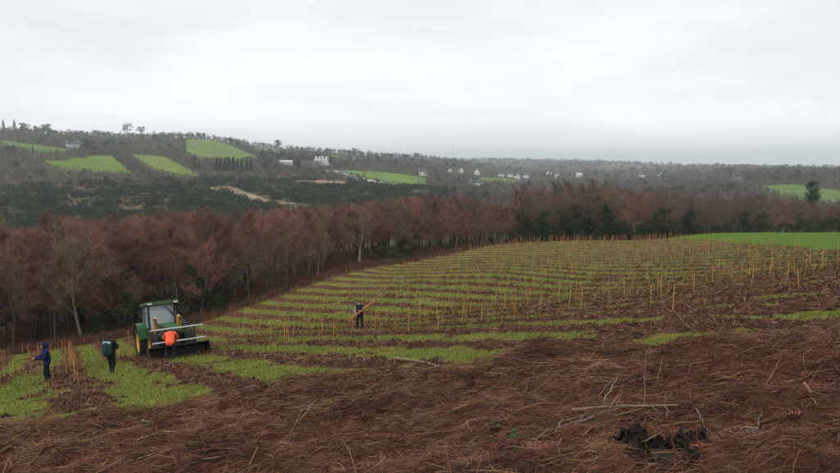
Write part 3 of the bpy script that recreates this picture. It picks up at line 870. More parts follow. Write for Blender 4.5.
def proto_list(L_):
    o = []
    for pr in L_:
        c = obj_of(pr); o.append([c] + [q for q in bpy.data.objects if q.parent is c.parent and q.data is pr[0]])
    return o
x, y = polar(11500, 330, 1900)
z = gz0(x, y); px, py = pix(x, y, z)
keep = open_ground(x, y, 4)
keep &= ~((px < 450) & (np.hypot(x, y) < 475 + 35 * fbm(x, y, 60, 2, 81)))
keep &= ~((px > 440) & (np.hypot(x, y) > 900) & (fbm(x, y, 90, 3, 83) > .12))
x, y, z = x[keep], y[keep], z[keep]
ahead = np.zeros(len(x), bool)                      # low hedges, not tall trees, in front of the open fields
for P, c in FIELDS[:8]:
    for dd in (8, 16, 24, 32, 40, 50): ahead |= inpoly(x * (1 + dd / y), y + dd, P)
nn = len(x); pk = fr.choice(6, nn, p=[.31, .30, .30, .045, .03, .015])
ev = fbm(x, y, 120, 2, 85) > .35
pk = np.where(ev & (fr.uniform(size=nn) < .35), 3 + fr.integers(0, 2, nn), pk)
sc_ = fr.uniform(.5, 1.0, nn) * np.where(np.hypot(x, y) < 620, .72, 1.0) * np.where(ahead, .38, 1.0)
hx, hy = [], []
for P, c in FIELDS[:8]:
    for i in range(len(P)):
        (x0, y0), (x1, y1) = P[i], P[(i + 1) % len(P)]; m = int(math.hypot(x1 - x0, y1 - y0) / 2.2) + 1
        u = np.arange(m) / m; hx.append(x0 + (x1 - x0) * u); hy.append(y0 + (y1 - y0) * u)
hx = np.concatenate(hx) + fr.normal(0, .8, sum(map(len, hx))); hy = np.concatenate(hy) + fr.normal(0, .8, len(hx))
x = np.concatenate([x, hx]); y = np.concatenate([y, hy]); z = np.concatenate([z, gz0(hx, hy)])
sc_ = np.concatenate([sc_, fr.uniform(.16, .34, len(hx))]); pk = np.concatenate([pk, fr.choice([0, 1, 2, 4], len(hx), p=[.3, .3, .3, .1])]); nn = len(x)
gn_scatter('far_woods', np.stack([x, y, z], -1), sc_, fr.uniform(0, 6.28, nn), pk, proto_list(FB + FE + FC), 'bare grey woods and hedges covering the far hillside', 'wood')
x, y = polar(4200, 1900, 5500)
keep = fbm(x, y, 240, 3, 87) > -.08
x, y = x[keep], y[keep]; z = gz0(x, y) + 9 * sstep(1200, 2500, np.hypot(x, y)) * fbm(x, y, 700, 3, 71); nn = len(x)
gn_scatter('distant_tree_lines', np.stack([x, y, z - 1], -1), fr.uniform(.9, 1.7, nn), fr.uniform(0, 6.28, nn), fr.choice(3, nn), proto_list([FB[1], FE[0], FE[1]]), 'hazy tree lines on the distant plain', 'wood')
# gorse and heath on the slope below the fields
GB = [leafy_blob(301, 420, 2.4, 4.6, .42, 12, .02).mesh('crown', GORSE), leafy_blob(302, 420, 1.8, 5.0, .42, 12, .02).mesh('crown', GORSE)]
def heath(seed):
    rg = np.random.default_rng(seed); B = MB(); m = 420
    a = rg.uniform(0, 6.28, m); rr = rg.uniform(0, 1, m) ** .6 * 2.2
    A = np.stack([np.cos(a) * rr, np.sin(a) * rr, rg.uniform(0, .9, m) * (1.2 - .4 * rr)], -1); A[:, 2] = np.maximum(A[:, 2], 0)
    B.spikes(A, A + unit(rg.normal(size=(m, 3)) + np.array([0, 0, .8])) * rg.uniform(.5, 1.2, (m, 1)), np.full(m, .05)); return B.mesh('crown', HEATH)
HB = heath(303)
gb = []
for i, (a, b, mm, lab) in enumerate([(165, 216, GB[0], 'dark gorse bush beside the pale scar on the far slope'), (100, 205, GB[1], 'dark gorse bush between the two bare brown patches'), (275, 203.5, HB, 'brown heath bush beside the pale track')]):
    xx, yy = hit(a, b, 250); o = link('gorse_bush' if i < 2 else 'heath_bush', mm); o.location = (xx, yy, float(gz0(xx, yy))); tag(o, lab, 'bush'); gb.append([o])
x, y = polar(6500, 235, 540)
z = gz0(x, y); px, py = pix(x, y, z)
keep = (px < 470) & (np.hypot(x, y) < 520) & (open_ground(x, y, 1.5) | (open_ground(x, y, 1.5, True) & (fr.uniform(size=len(x)) < .45)))
x, y, z = x[keep], y[keep], z[keep]; nn = len(x)
gd = fbm(x, y, 45, 3, 91) + .35 * (1 - sstep(200, 330, px[keep])) + .12
pk = np.where(gd + fr.normal(0, .12, nn) > .05, fr.integers(0, 2, nn), 2)
gn_scatter('gorse_scrub', np.stack([x, y, z], -1), fr.uniform(.55, 1.35, nn), fr.uniform(0, 6.28, nn), pk, gb, 'dark gorse and heath scrub on the slope across the valley', 'scrub')

# ------------------------------------------------------------------ houses
def box_arr(x0, x1, y0, y1, z0, z1):
    V = np.array([(x0, y0, z0), (x1, y0, z0), (x1, y1, z0), (x0, y1, z0), (x0, y0, z1), (x1, y0, z1), (x1, y1, z1), (x0, y1, z1)], float)
    return V, [(0, 3, 2), (0, 2, 1), (4, 5, 6), (4, 6, 7), (0, 1, 5), (0, 5, 4), (1, 2, 6), (1, 6, 5), (2, 3, 7), (2, 7, 6), (3, 0, 4), (3, 4, 7)]
def bxm(name, m, parent, *boxes):
    B = MB()
    for b in boxes: B.add(*box_arr(*b))
    return link(name, B.mesh(name, m), parent)
def gable(B, x0, x1, y0, y1, z0, z1, axis='x'):
    if axis == 'x':
        V = [(x0, y0, z0), (x1, y0, z0), (x1, y1, z0), (x0, y1, z0), (x0, (y0 + y1) / 2, z1), (x1, (y0 + y1) / 2, z1)]
        F = [(0, 1, 5), (0, 5, 4), (2, 3, 4), (2, 4, 5), (3, 0, 4), (1, 2, 5), (0, 3, 2), (0, 2, 1)]
    else:
        V = [(x0, y0, z0), (x1, y0, z0), (x1, y1, z0), (x0, y1, z0), ((x0 + x1) / 2, y0, z1), ((x0 + x1) / 2, y1, z1)]
        F = [(0, 1, 4), (1, 2, 5), (1, 5, 4), (2, 3, 5), (3, 0, 4), (3, 4, 5), (0, 3, 2), (0, 2, 1)]
    B.add(np.array(V, float), F)
WALLW = mat('white_render', (.82, .81, .78), (.68, .67, .64), .6, .9)
WALLG = mat('grey_stone_wall', (.30, .28, .26), (.2, .19, .17), 1.2, .9)
SLATE = mat('slate_roof', (.10, .105, .12), (.065, .068, .075), .8, .7)
PALER = mat('pale_sheet_roof', (.55, .54, .52), (.42, .41, .39), .8, .7)
WIN = mat('window_dark', (.03, .035, .04), None, 1, .2)
def house(px, py, w, d, h, rh, rz, label, wall=WALLW, roof=SLATE, axis='x', gables=0, chim=2, y0=300):
    x, y = hit(px, py, y0)
    t = empty('house', (x, y, float(gz0(x, y)) - .6), math.atan2(-x, y) + R(rz)); tag(t, label, 'house')
    B = MB(); B.add(*box_arr(-w / 2, w / 2, -d / 2, d / 2, 0, h + .6))
    gable(B, -w / 2 + .01, w / 2 - .01, -d / 2 + .01, d / 2 - .01, h + .55, h + rh + .3, axis)
    for i in range(gables):
        gx = -w / 2 + (i + .5) * w / gables; gw = w / gables * .38
        B.add(*box_arr(gx - gw, gx + gw, -d / 2 - .8, -d / 2 + .5, 0, h + .9))
        gable(B, gx - gw, gx + gw, -d / 2 - .8, 0, h + .85, h + rh + .7, 'y')
    link('wall', B.mesh('wall', wall), t)
    V = []; B = MB()
    def slab(p, q, r_, s_):
        P = np.array([p, q, r_, s_], float); nrm = np.cross(P[1] - P[0], P[3] - P[0]); nrm /= np.linalg.norm(nrm)
        if nrm[2] < 0: nrm = -nrm
        V = np.concatenate([P, P + nrm * .22]); B.add(V, [(0, 1, 2), (0, 2, 3), (4, 6, 5), (4, 7, 6), (0, 4, 5), (0, 5, 1), (1, 5, 6), (1, 6, 2), (2, 6, 7), (2, 7, 3), (3, 7, 4), (3, 4, 0)])
    o = .35; zt = h + rh + .32; ze = h + .58 - o * rh / (d / 2 if axis == 'x' else w / 2)
    if axis == 'x':
        slab((-w / 2 - o, -d / 2 - o, ze), (w / 2 + o, -d / 2 - o, ze), (w / 2 + o, 0, zt), (-w / 2 - o, 0, zt)); slab((w / 2 + o, d / 2 + o, ze), (-w / 2 - o, d / 2 + o, ze), (-w / 2 - o, 0, zt), (w / 2 + o, 0, zt))
    else:
        slab((-w / 2 - o, d / 2 + o, ze), (-w / 2 - o, -d / 2 - o, ze), (0, -d / 2 - o, zt), (0, d / 2 + o, zt)); slab((w / 2 + o, -d / 2 - o, ze), (w / 2 + o, d / 2 + o, ze), (0, d / 2 + o, zt), (0, -d / 2 - o, zt))
    rf = link('roof', B.mesh('roof', roof), t)
    for i in range(chim):
        cx = (-w / 2 + .6) if i == 0 else (w / 2 - .6 if i == 1 else 0)
        cy = 0
        if axis == 'y': cx, cy = 0, (-d / 2 + .6 if i == 0 else d / 2 - .6)
        bxm('chimney', wall, rf, (cx - .4, cx + .4, cy - .5, cy + .5, h + rh - .6, h + rh + 1.6))
    nw = max(2, int(w / 2.6))
    for fl in range(2 if h > 4.2 else 1):
        for i in range(nw):
            gx = -w / 2 + (i + .5) * w / nw; zz = 1.3 + fl * 2.6
            fy = -d / 2 - (.85 if gables else .04)
            wn = bxm('window', WIN, t, (gx - .5, gx + .5, fy, fy + .1, zz + .3, zz + 1.6))
            bxm('sill', wall, wn, (gx - .6, gx + .6, fy - .06, fy + .04, zz + .18, zz + .29))
    return t
house(73, 148, 12.5, 7, 4.0, 3.2, 8, 'white cottage with grey slate roof on the far left hillside', chim=2)
house(322, 165, 15, 9, 6.2, 3.2, -14, 'large white farmhouse with four white gables across the valley', gables=4, chim=3)
house(311, 166.5, 17, 7, 3.0, 3.0, -8, 'long slate roofed barn left of the gabled white farmhouse', wall=WALLG, chim=0)
house(286, 164.5, 14, 8, 2.6, 2.2, -6, 'low pale roofed shed left of the slate barn', wall=WALLW, roof=PALER, chim=0)
vil = [(450, 174, 'small white house left in the valley village', 'y', 0), (461, 173.5, 'second small white house from the left in the village', 'y', 12), (477, 174.5, 'small white gabled house above the valley green', 'y', -10),
       (501, 177, 'grey roofed house behind the small green field', 'x', 5), (510, 177, 'grey roofed house right of its twin behind the green field', 'x', -5), (517, 179, 'white gable ended house at the right end of the green field', 'y', 20),
       (526, 178, 'small white house right of the large white gable', 'x', 0), (549, 175.5, 'white house with a slanting gable in mid village', 'y', -25), (557, 177.5, 'white gabled house right of the slanting one', 'y', 15), (579, 177.5, 'wide pale house in the right half of the village', 'x', 10),
       (476, 185, 'long low white house nearest in the valley village', 'x', -12), (423, 191, 'small white house at the corner of the bright far field', 'x', 8), (642, 177.5, 'small pale house left of the last white house', 'x', 0), (660, 178, 'white house at the right end of the village', 'y', 10),
       (737, 185, 'pale roofed barn among trees near the right field', 'x', -20)]
for px_, py_, lab, ax, rz in vil:
    big = px_ == 476
    house(px_, py_, 13 if big else (9 if ax == 'x' else 7), 7 if ax == 'x' else 9, 3 if big else 5.0, 3.0, rz, lab, axis=ax, chim=1, roof=PALER if px_ == 579 else SLATE, wall=WALLG if px_ == 737 else WALLW, y0=700 if px_ == 423 else 380)
# turquoise tarpaulin by the track
x, y = hit(351, 178.2, 400)
B = MB(); xs = np.linspace(-6, 6, 9); ys = np.linspace(-4, 4, 6); gx, gy = np.meshgrid(xs, ys)
gzv = .9 * np.exp(-(gx / 4) ** 2 - (gy / 3) ** 2) + .15 * np.sin(gx * 2) + gz0(x + gx, y + gy) - float(gz0(x, y)) + .3
ii = np.arange(54).reshape(6, 9)
B.add(np.stack([gx, gy, gzv], -1).reshape(-1, 3), np.concatenate([np.stack([ii[:-1, :-1], ii[:-1, 1:], ii[1:, 1:]], -1).reshape(-1, 3), np.stack([ii[:-1, :-1], ii[1:, 1:], ii[1:, :-1]], -1).reshape(-1, 3)]))
tp = link('tarpaulin', B.mesh('tarpaulin', mat('turquoise_sheet', (.12, .45, .45), (.08, .36, .38), .5, .5)))
tp.location = (x, y, float(gz0(x, y))); so = tp.modifiers.new('thickness', 'SOLIDIFY'); so.thickness = .05
tag(tp, 'turquoise sheet over a heap beside the far farm track', 'tarpaulin')
# radio mast on the horizon
t_, _ = ray(453, 150); Y = 2100.0
zb = float(gz0(t_ * Y, Y)); _, e = ray(453, 145); Hm = e * Y + EYE - zb
mt = empty('radio_mast', (t_ * Y, Y, zb - 1)); tag(mt, 'thin radio mast on the distant horizon', 'mast')
B = MB()
for a in (0, 2.09, 4.19):
    B.tube(np.array([[math.cos(a) * 1.1, math.sin(a) * 1.1, 0], [math.cos(a) * .5, math.sin(a) * .5, Hm]]), [.16, .1], 4)
MAST = mat('mast_steel', (.12, .12, .13), None, 1, .6)
link('tower', B.mesh('tower', MAST), mt)
B = MB()
for i in range(24):
    z0_, z1_ = Hm * i / 24, Hm * (i + 1) / 24; a0, a1 = (i % 3) * 2.09, ((i + 1) % 3) * 2.09; r0_, r1_ = 1.1 - .6 * i / 24, 1.1 - .6 * (i + 1) / 24
    B.tube(np.array([[math.cos(a0) * r0_, math.sin(a0) * r0_, z0_], [math.cos(a1) * r1_, math.sin(a1) * r1_, z1_]]), [.06, .06], 3)
link('bracing', B.mesh('bracing', MAST), mt)
# ------------------------------------------------------------------ stakes marking the planted saplings
sr = np.random.default_rng(41)
STK = mat('stake_wood', (.50, .26, .075), (.37, .175, .05), 3, .75, vary=.3)
def stake_mesh(i):
    rg = np.random.default_rng(i); B = MB()
    w = .016; h = 1.0
    P = limb(rg, (0, 0, -.25), (0, 0, 1), 1.2, 4, .012, .0)
    B.tube(P, [w, w, w, w * .95, w * .9], 4)
    n0 = B.n; tip = P[-1] + np.array([0, 0, .06]); B.add(np.vstack([B.V[0][-4:], tip[None]]), [(0, 1, 4), (1, 2, 4), (2, 3, 4), (3, 0, 4)])
    return B.mesh('planting_stake', STK)
SM = [stake_mesh(i) for i in range(5)]
dv = np.array([-RN[1], RN[0]])
cand = []
for k in range(-14, 45):
    q = RQ0 + k * RP
    s_ = -20.0
    while s_ < 190:
        s_ += sr.uniform(1.3, 2.9)
        p = RN * (q + sr.normal(0, .13)) + dv * s_
        x, y = p
        if y < 14 or abs(x / y) > .71: continue
        if y > edge_y(x) - 4 or inpoly(np.array([x - 1.5]), np.array([y]), LUSH)[0]: continue
        if y < near_edge(np.array([x]))[0] + 2.5: continue
        dens = .55 + .45 * float(fbm(np.array([x]), np.array([y]), 14, 2, 95)[0])
        if sr.uniform() > dens + .28: continue
        if math.hypot(x + 12, y - 29.5) < 3.4: continue
        if y < 24 and -9.5 < x: 
            if x < 5.5 or sr.uniform() < .5: continue
        if y < 17 or (-11.5 < x < -6 and y < 27): continue
        cand.append((x, y, k, 0))
        if sr.uniform() < .06: cand.append((x + sr.normal(0, .25), y + sr.normal(0, .3), k, 0))
def bunch(px, py, n, sx, sy, y0=10):
    x, y = hit(px, py, y0, 160)
    for i in range(n): cand.append((x + sr.normal(0, sx), y + sr.normal(0, sy), 99, 0))
bunch(65, 365, 6, .35, .9); bunch(61, 352, 7, .4, 2); bunch(14, 357, 10, .7, 3); bunch(122, 361, 3, .3, .6); bunch(82, 344, 8, 1.5, 4, 40)
x = 19.0
while x < 57:                                        # dense line along the far edge
    x += sr.uniform(.45, .8)
    if sr.uniform() < .86 and not 27 < x < 28.3 and not 39 < x < 40: cand.append((x, edge_y(x) - 1.0 + sr.normal(0, .3), 100, 1))
GUARD = mat('guard_orange', (.48, .16, .06), (.36, .11, .045), 3, .75, vary=.3)
def guard_mesh():
    B = MB(); P = np.array([[0, 0, -.1], [0, 0, .5], [.005, 0, 1.0]]); B.tube(P, [.055, .052, .05], 6); B.tube(np.array([[0, .06, -.1], [0, .06, 1.12]]), [.016, .014], 4); return B.mesh('tree_guard', GUARD)
GMESH = guard_mesh()
cand.sort(key=lambda c: c[1])
ONES = ['', 'first', 'second', 'third', 'fourth', 'fifth', 'sixth', 'seventh', 'eighth', 'ninth', 'tenth', 'eleventh', 'twelfth', 'thirteenth', 'fourteenth', 'fifteenth', 'sixteenth', 'seventeenth', 'eighteenth', 'nineteenth']
def ordw(n):
    if n < 20: return ONES[n]
    t = {2: 'twent', 3: 'thirt', 4: 'fort', 5: 'fift', 6: 'sixt', 7: 'sevent'}[n // 10]
    return t + 'ieth' if n % 10 == 0 else t + 'y ' + ONES[n % 10]
rest = MB(); cnt = {}; vis = 0
def stake_label(k):
    cnt[k] = cnt.get(k, 0) + 1; c = ordw(cnt[k])
    if k == 99: return 'tan stake in a tight cluster beside the walker in blue', 'stakes clustered near the walkers'
    if k < 0: return f'{c} tan stake from the near end of the {ordw(-k)} row left of the blue walker', 'stakes in the rows left of the walkers'
    if k == 0: return f'{c} tan stake from the near end of the row between the two walkers', 'stakes in the row between the walkers'
    return f'{c} tan stake from the near end of the {ordw(k)} row right of the walkers', 'stakes in the rows right of the walkers'
fars = sorted([c for c in cand if c[3]]); rows_ = [c for c in cand if not c[3]]
for i, (x, y, k, far) in enumerate(fars):
    o = link('tree_guard', GMESH); o.location = (x, y, gz1(x, y)); o.scale = (1, 1, sr.uniform(.95, 1.35)); o.rotation_euler = (*sr.normal(0, .05, 2), sr.uniform(0, 6.28))
    tag(o, f'{ordw(i + 1)} orange tree guard from the left in the line along the far edge', 'tree guard', 'orange tree guards along the far edge')
for i, (x, y, k, far) in enumerate(rows_):
    z = float(gz0(x, y)); h = sr.uniform(.95, 1.3) if y > 32 or x < 3 else sr.uniform(.75, 1.0); tx, ty = sr.normal(0, .055, 2)
    if vis < 300:
        o = link('planting_stake', SM[sr.integers(5)]); o.location = (x, y, gz1(x, y)); o.scale = (1, 1, h); o.rotation_euler = (tx, ty, sr.uniform(0, 6.28))
        lab, grp = stake_label(k); tag(o, lab, 'stake', grp); vis += 1
    else:
        rest.tube(np.array([[x, y, z - .2], [x + ty * h, y - tx * h, z + h]]), [.026, .023], 4)
print('stakes', len(cand), len(fars))
tag(link('distant_stakes', rest.mesh('distant_stakes', STK)), 'thin tan stakes in the far rows of the planted field', 'stakes', kind='stuff')
# ------------------------------------------------------------------ tractor
GREEN = mat('tractor_green', (.018, .125, .030), (.028, .065, .024), 3.5, .42, spec=.5)
YEL = mat('tractor_yellow', (.62, .33, .02), (.48, .24, .018), 3, .45, spec=.5)
BLK = mat('black_steel', (.014, .014, .015), (.022, .019, .017), 5, .6)
TYRE = mat('tyre_rubber', (.018, .017, .016), (.05, .034, .024), 4, .9)
SILV = mat('galvanised_steel', (.55, .56, .58), (.42, .43, .45), 6, .4, metal=.55)
GLS = mat('cab_glass', (.30, .345, .38), (.17, .20, .23), 1.8, .05, spec=.9)  # opaque panes; the sky's reflection is painted in as a pale blue-grey base
LAMP = mat('lamp_lens', (.75, .75, .70), None, 8, .15)
SEATM = mat('seat_black', (.02, .02, .022), None, 5, .8)
def bev(name, m, parent, boxes, b=.03):
    o = bxm(name, m, parent, *boxes)
    md = o.modifiers.new('bevel', 'BEVEL'); md.width = b; md.segments = 2; md.limit_method = 'ANGLE'
    return o
def lathe(prof, k=32):
    """profile of (x along axle, radius) spun about the X axis"""
    B = MB(); prof = np.asarray(prof, float); a = np.arange(k) * 2 * math.pi / k
    V = np.stack([np.broadcast_to(prof[:, 0:1], (len(prof), k)), prof[:, 1:2] * np.cos(a), prof[:, 1:2] * np.sin(a)], -1)
    i = np.arange(len(prof) * k).reshape(-1, k); j = np.roll(i, -1, 1)
    B.add(V.reshape(-1, 3), np.concatenate([np.stack([i[:-1], j[:-1], j[1:]], -1).reshape(-1, 3), np.stack([i[:-1], j[1:], i[1:]], -1).reshape(-1, 3)]))
    return B
TX, TY = hit(166.5, 357.5, 20, 60)
fw = Matrix.Rotation(R(4), 3, 'Z') @ Vector((RN[1], -RN[0], 0)); up = Vector((-PB, -PC, 1)).normalized()
tq = empty('tractor', (TX, TY, float(gz0(TX, TY)) + .05))
yl = -(fw - up * fw.dot(up)).normalized(); xl = yl.cross(up).normalized()
tq.rotation_euler = Matrix((xl, yl, up)).transposed().to_euler()
tq.scale = (1.09, 1.09, 1.09)
tag(tq, 'green farm tractor with yellow wheels and a front mounted frame facing downhill to the camera', 'tractor')
def wheel(x, y, Rr, wd, name='wheel'):
    wl = empty(name, (x, y, Rr)); wl.parent = tq; s = 1 if x > 0 else -1
    w2 = wd / 2
    B = lathe([(-w2 * .8, Rr * .55), (-w2, Rr * .66), (-w2, Rr * .86), (-w2 * .75, Rr * .95), (0, Rr * .965), (w2 * .75, Rr * .95), (w2, Rr * .86), (w2, Rr * .66), (w2 * .8, Rr * .55)], 36)
    nl = 20
    for i in range(nl):
        for sd_ in (-1, 1):
            a = (i + (.5 if sd_ > 0 else 0)) * 2 * math.pi / nl; da = .16
            def pt(xx, rr, aa): return (xx, rr * math.cos(aa), rr * math.sin(aa))
            V = np.array([pt(0, Rr * .95, a), pt(0, Rr * .95, a + .10), pt(sd_ * w2 * .98, Rr * .92, a + da + .10), pt(sd_ * w2 * .98, Rr * .92, a + da), pt(0, Rr * 1.0, a), pt(0, Rr * 1.0, a + .10), pt(sd_ * w2 * .98, Rr * .985, a + da + .10), pt(sd_ * w2 * .98, Rr * .985, a + da)])
            B.add(V, [(4, 5, 6), (4, 6, 7), (0, 1, 5), (0, 5, 4), (1, 2, 6), (1, 6, 5), (2, 3, 7), (2, 7, 6), (3, 0, 4), (3, 4, 7)])
    link('tyre', B.mesh('tyre', TYRE), wl)
    B = lathe([(s * w2 * .25, .02), (s * w2 * .45, Rr * .12), (s * w2 * .35, Rr * .3), (s * w2 * .2, Rr * .42), (s * w2 * .78, Rr * .52), (s * w2 * .82, Rr * .57), (-s * w2 * .8, Rr * .57), (-s * w2 * .6, Rr * .4), (-s * w2 * .5, .02)], 28)
    link('rim', B.mesh('rim', YEL, True), wl)
    B = MB()
    for i in range(8):
        a = i * math.pi / 4; B.add(*box_arr(s * w2 * .3, s * w2 * .55, Rr * .22 * math.cos(a) - .02, Rr * .22 * math.cos(a) + .02, Rr * .22 * math.sin(a) - .02, Rr * .22 * math.sin(a) + .02))
    link('hub_bolts', B.mesh('hub_bolts', BLK), wl)
for s in (-1, 1):
    wheel(s * .90, 1.05, .86, .46); wheel(s * .82, -1.35, .60, .36)
bev('chassis', BLK, tq, [(-.28, .28, -1.9, 1.5, .55, .95)], .02)
bev('front_axle', BLK, tq, [(-.72, .72, -1.43, -1.27, .5, .68)], .02)
bev('rear_axle', BLK, tq, [(-.75, .75, .92, 1.18, .72, .98)], .02)
# bonnet with sloping nose
B = MB(); prof = [(-1.98, .92, .30), (-2.02, 1.25, .30), (-1.85, 1.50, .31), (-1.2, 1.60, .36), (-.15, 1.70, .42), (-.15, .92, .42)]
V = np.array([(sx * hw, yy, zz) for (yy, zz, hw) in prof for sx in (-1, 1)]); nP = len(prof)
Fc = []
for i in range(nP):
    j = (i + 1) % nP; Fc += [(2 * i, 2 * i + 1, 2 * j + 1), (2 * i, 2 * j + 1, 2 * j)]
for i in range(1, nP - 1): Fc += [(0, 2 * i, 2 * i + 2), (1, 2 * i + 3, 2 * i + 1)]
B.add(V, Fc)
bon = link('bonnet', B.mesh('bonnet', GREEN), tq); md = bon.modifiers.new('bevel', 'BEVEL'); md.width = .05; md.segments = 3; md.limit_method = 'ANGLE'
bxm('grille', BLK, bon, (-.24, .24, -2.05, -2.0, .98, 1.24))
for s in (-1, 1): bev('headlight', LAMP, bon, [(s * .15 - .09, s * .15 + .09, -2.02, -1.94, 1.30, 1.39)], .015)
for s in (-1, 1): bxm('side_vent', BLK, bon, (s * .40 - .012, s * .40 + .012, -1.1, -.35, 1.1, 1.42))
for s in (-1, 1): bxm('side_stripe', YEL, bon, (s * .405 - .012, s * .405 + .012, -1.15, -.2, 1.47, 1.53))
# cab
cab = bev('cab_floor', GREEN, tq, [(-.72, .72, -.12, 1.55, 1.0, 1.22)], .03)
for s in (-1, 1):
    B = MB(); B.tube(np.array([[s * .70, -.10, 1.2], [s * .66, .02, 2.62]]), [.045, .04], 6); B.tube(np.array([[s * .74, .75, 1.2], [s * .70, .78, 2.62]]), [.04, .035], 6); B.tube(np.array([[s * .72, 1.5, 1.2], [s * .68, 1.45, 2.62]]), [.045, .04], 6)
    link('cab_pillars', B.mesh('cab_pillars', BLK), tq)
roof = bev('cab_roof', GREEN, tq, [(-.80, .80, -.22, 1.62, 2.62, 2.80)], .07)
for s in (-1, 1):
    bev('roof_lamp', LAMP, roof, [(s * .62 - .10, s * .62 + .10, -.25, -.18, 2.655, 2.735)], .015)
def pane(name, P, th=.012):
    P = np.array(P, float); nrm = np.cross(P[1] - P[0], P[3] - P[0]); nrm /= np.linalg.norm(nrm)
    B = MB(); B.add(np.concatenate([P, P + nrm * th]), [(0, 2, 1), (0, 3, 2), (4, 5, 6), (4, 6, 7), (0, 1, 5), (0, 5, 4), (1, 2, 6), (1, 6, 5), (2, 3, 7), (2, 7, 6), (3, 0, 4), (3, 4, 7)])
    return link(name, B.mesh(name, GLS), tq)
ws = pane('windscreen', [(-.64, -.09, 1.30), (.64, -.09, 1.30), (.61, .01, 2.60), (-.61, .01, 2.60)])
for s in (-1, 1):
    pane('side_window', [(s * .715, -.05, 1.24), (s * .74, .72, 1.24), (s * .70, .75, 2.6), (s * .67, .03, 2.6)]); pane('rear_side_window', [(s * .74, .8, 1.24), (s * .72, 1.46, 1.24), (s * .68, 1.42, 2.6), (s * .70, .82, 2.6)])
pane('rear_window', [(.66, 1.5, 1.3), (-.66, 1.5, 1.3), (-.63, 1.45, 2.6), (.63, 1.45, 2.6)])
B = MB(); B.tube(np.array([[.12, -.13, 2.56], [.52, -.16, 1.95]]), [.018, .018], 4); B.tube(np.array([[.30, -.14, 2.4], [.58, -.17, 1.85]]), [.012, .012], 4); link('wiper', B.mesh('wiper', BLK), ws)
bev('seat', SEATM, tq, [(-.25, .25, .75, 1.2, 1.3, 1.55), (-.25, .25, 1.12, 1.25, 1.5, 2.1)], .05)
B = MB(); a = np.linspace(0, 2 * math.pi, 21); B.tube(np.stack([.19 * np.cos(a), .42 + .08 * np.sin(a), 1.85 + .17 * np.sin(a)], -1), np.full(21, .016), 5); B.tube(np.array([[0, .42, 1.85], [0, .25, 1.3]]), [.03, .04], 5); link('steering_wheel', B.mesh('steering_wheel', BLK), tq)
# rear mudguards
for s in (-1, 1):
    B = MB(); a = np.linspace(R(12), R(168), 15); x0, x1 = sorted((s * .64, s * 1.16))
    for rr, th in ((.95, .03),):
        V = []
        for aa in a:
            for xx, r2 in ((x0, rr), (x1, rr), (x1, rr + th), (x0, rr + th)): V.append((xx, 1.05 + r2 * math.cos(aa), .86 + r2 * math.sin(aa)))
        Fc = []
        for i in range(14):
            for q in range(4):
                c, d = i * 4 + q, i * 4 + (q + 1) % 4; Fc += [(c, d, d + 4), (c, d + 4, c + 4)]
        B.add(np.array(V), Fc)
    # front apron that hides the tread from ahead
    B.add(*box_arr(x0, x1, .06, .10, 1.0, 1.55))
    link('mudguard', B.mesh('mudguard', GREEN, False), tq)
# exhaust, mirrors, hoses
B = MB(); B.tube(np.array([[.50, -.32, 1.4], [.50, -.30, 2.5], [.50, -.34, 2.66]]), [.05, .05, .045], 8); link('exhaust', B.mesh('exhaust', BLK), tq)
for s in (-1, 1):
    B = MB(); B.tube(np.array([[s * .72, -.02, 2.25], [s * 1.08, -.14, 2.28]]), [.015, .015], 4); arm_ = link('mirror_arm', B.mesh('mirror_arm', BLK), tq)
    bev('mirror', BLK, arm_, [(s * 1.08 - .09, s * 1.08 + .09, -.18, -.12, 2.05, 2.42)], .02)
for i in range(6):
    B = MB(); tt = np.linspace(0, 1, 12); P = np.stack([.78 + .11 * i + .10 * np.sin(tt * 3.1 + i), -.45 - .22 * i + .1 * tt, 1.05 + (1.62 - .1 * i) * tt + .12 * np.sin(tt * 6 + i)], -1)
    B.tube(P, np.full(12, .016), 5); link('hose', B.mesh('hose', BLK), tq)
# yellow lift arms and the frame in front
FR = -2.75
for s in (-1, 1):
    B = MB(); B.add(*box_arr(-.065, .065, -.10, .10, 0, .95)); o = link('lift_arm', B.mesh('lift_arm', YEL), tq); o.location = (s * .60, -.62, 1.12); o.rotation_euler = (R(24), R(-4 * s), 0); md = o.modifiers.new('bevel', 'BEVEL'); md.width = .02
    bxm('arm_bracket', BLK, tq, (s * .60 - .09, s * .60 + .09, -.75, -.45, .85, 1.2))
    B = MB(); B.tube(np.array([[s * .60, -.95, 1.9], [s * .62, -1.9, 1.5], [s * .62, FR + .08, .95]]), [.06, .06, .05], 6); link('lift_boom', B.mesh('lift_boom', BLK), tq)
    B = MB(); B.tube(np.array([[s * .5, -.75, 1.0], [s * .55, -1.9, 1.18]]), [.035, .03], 8); link('ram', B.mesh('ram', SILV), tq)
for z_, x0, x1 in ((1.36, -1.14, 1.20), (.76, -1.10, 1.30)):
    B = MB(); B.tube(np.array([[x0, FR, z_], [x1, FR, z_]]), [.05, .05], 10); B.add(*box_arr(x0 - .01, x0 + .01, FR - .05, FR + .05, z_ - .05, z_ + .05)); B.add(*box_arr(x1 - .01, x1 + .01, FR - .05, FR + .05, z_ - .05, z_ + .05)); link('frame_bar', B.mesh('frame_bar', SILV), tq)
for xx in (-1.05, -.45, .38, .82): bev('frame_upright', BLK, tq, [(xx - .035, xx + .035, FR - .02, FR + .06, .3, 1.44)], .01)
for xx in (.6, 1.0):
    B = MB(); tt = np.linspace(0, 1, 9); B.tube(np.stack([xx + .22 * np.sin(tt * 3.14), FR + .3 * tt, 1.36 + .75 * np.sin(tt * 3.14) * (1.1 - .3 * xx)], -1), np.full(9, .02), 5); link('hose', B.mesh('hose', BLK), tq)
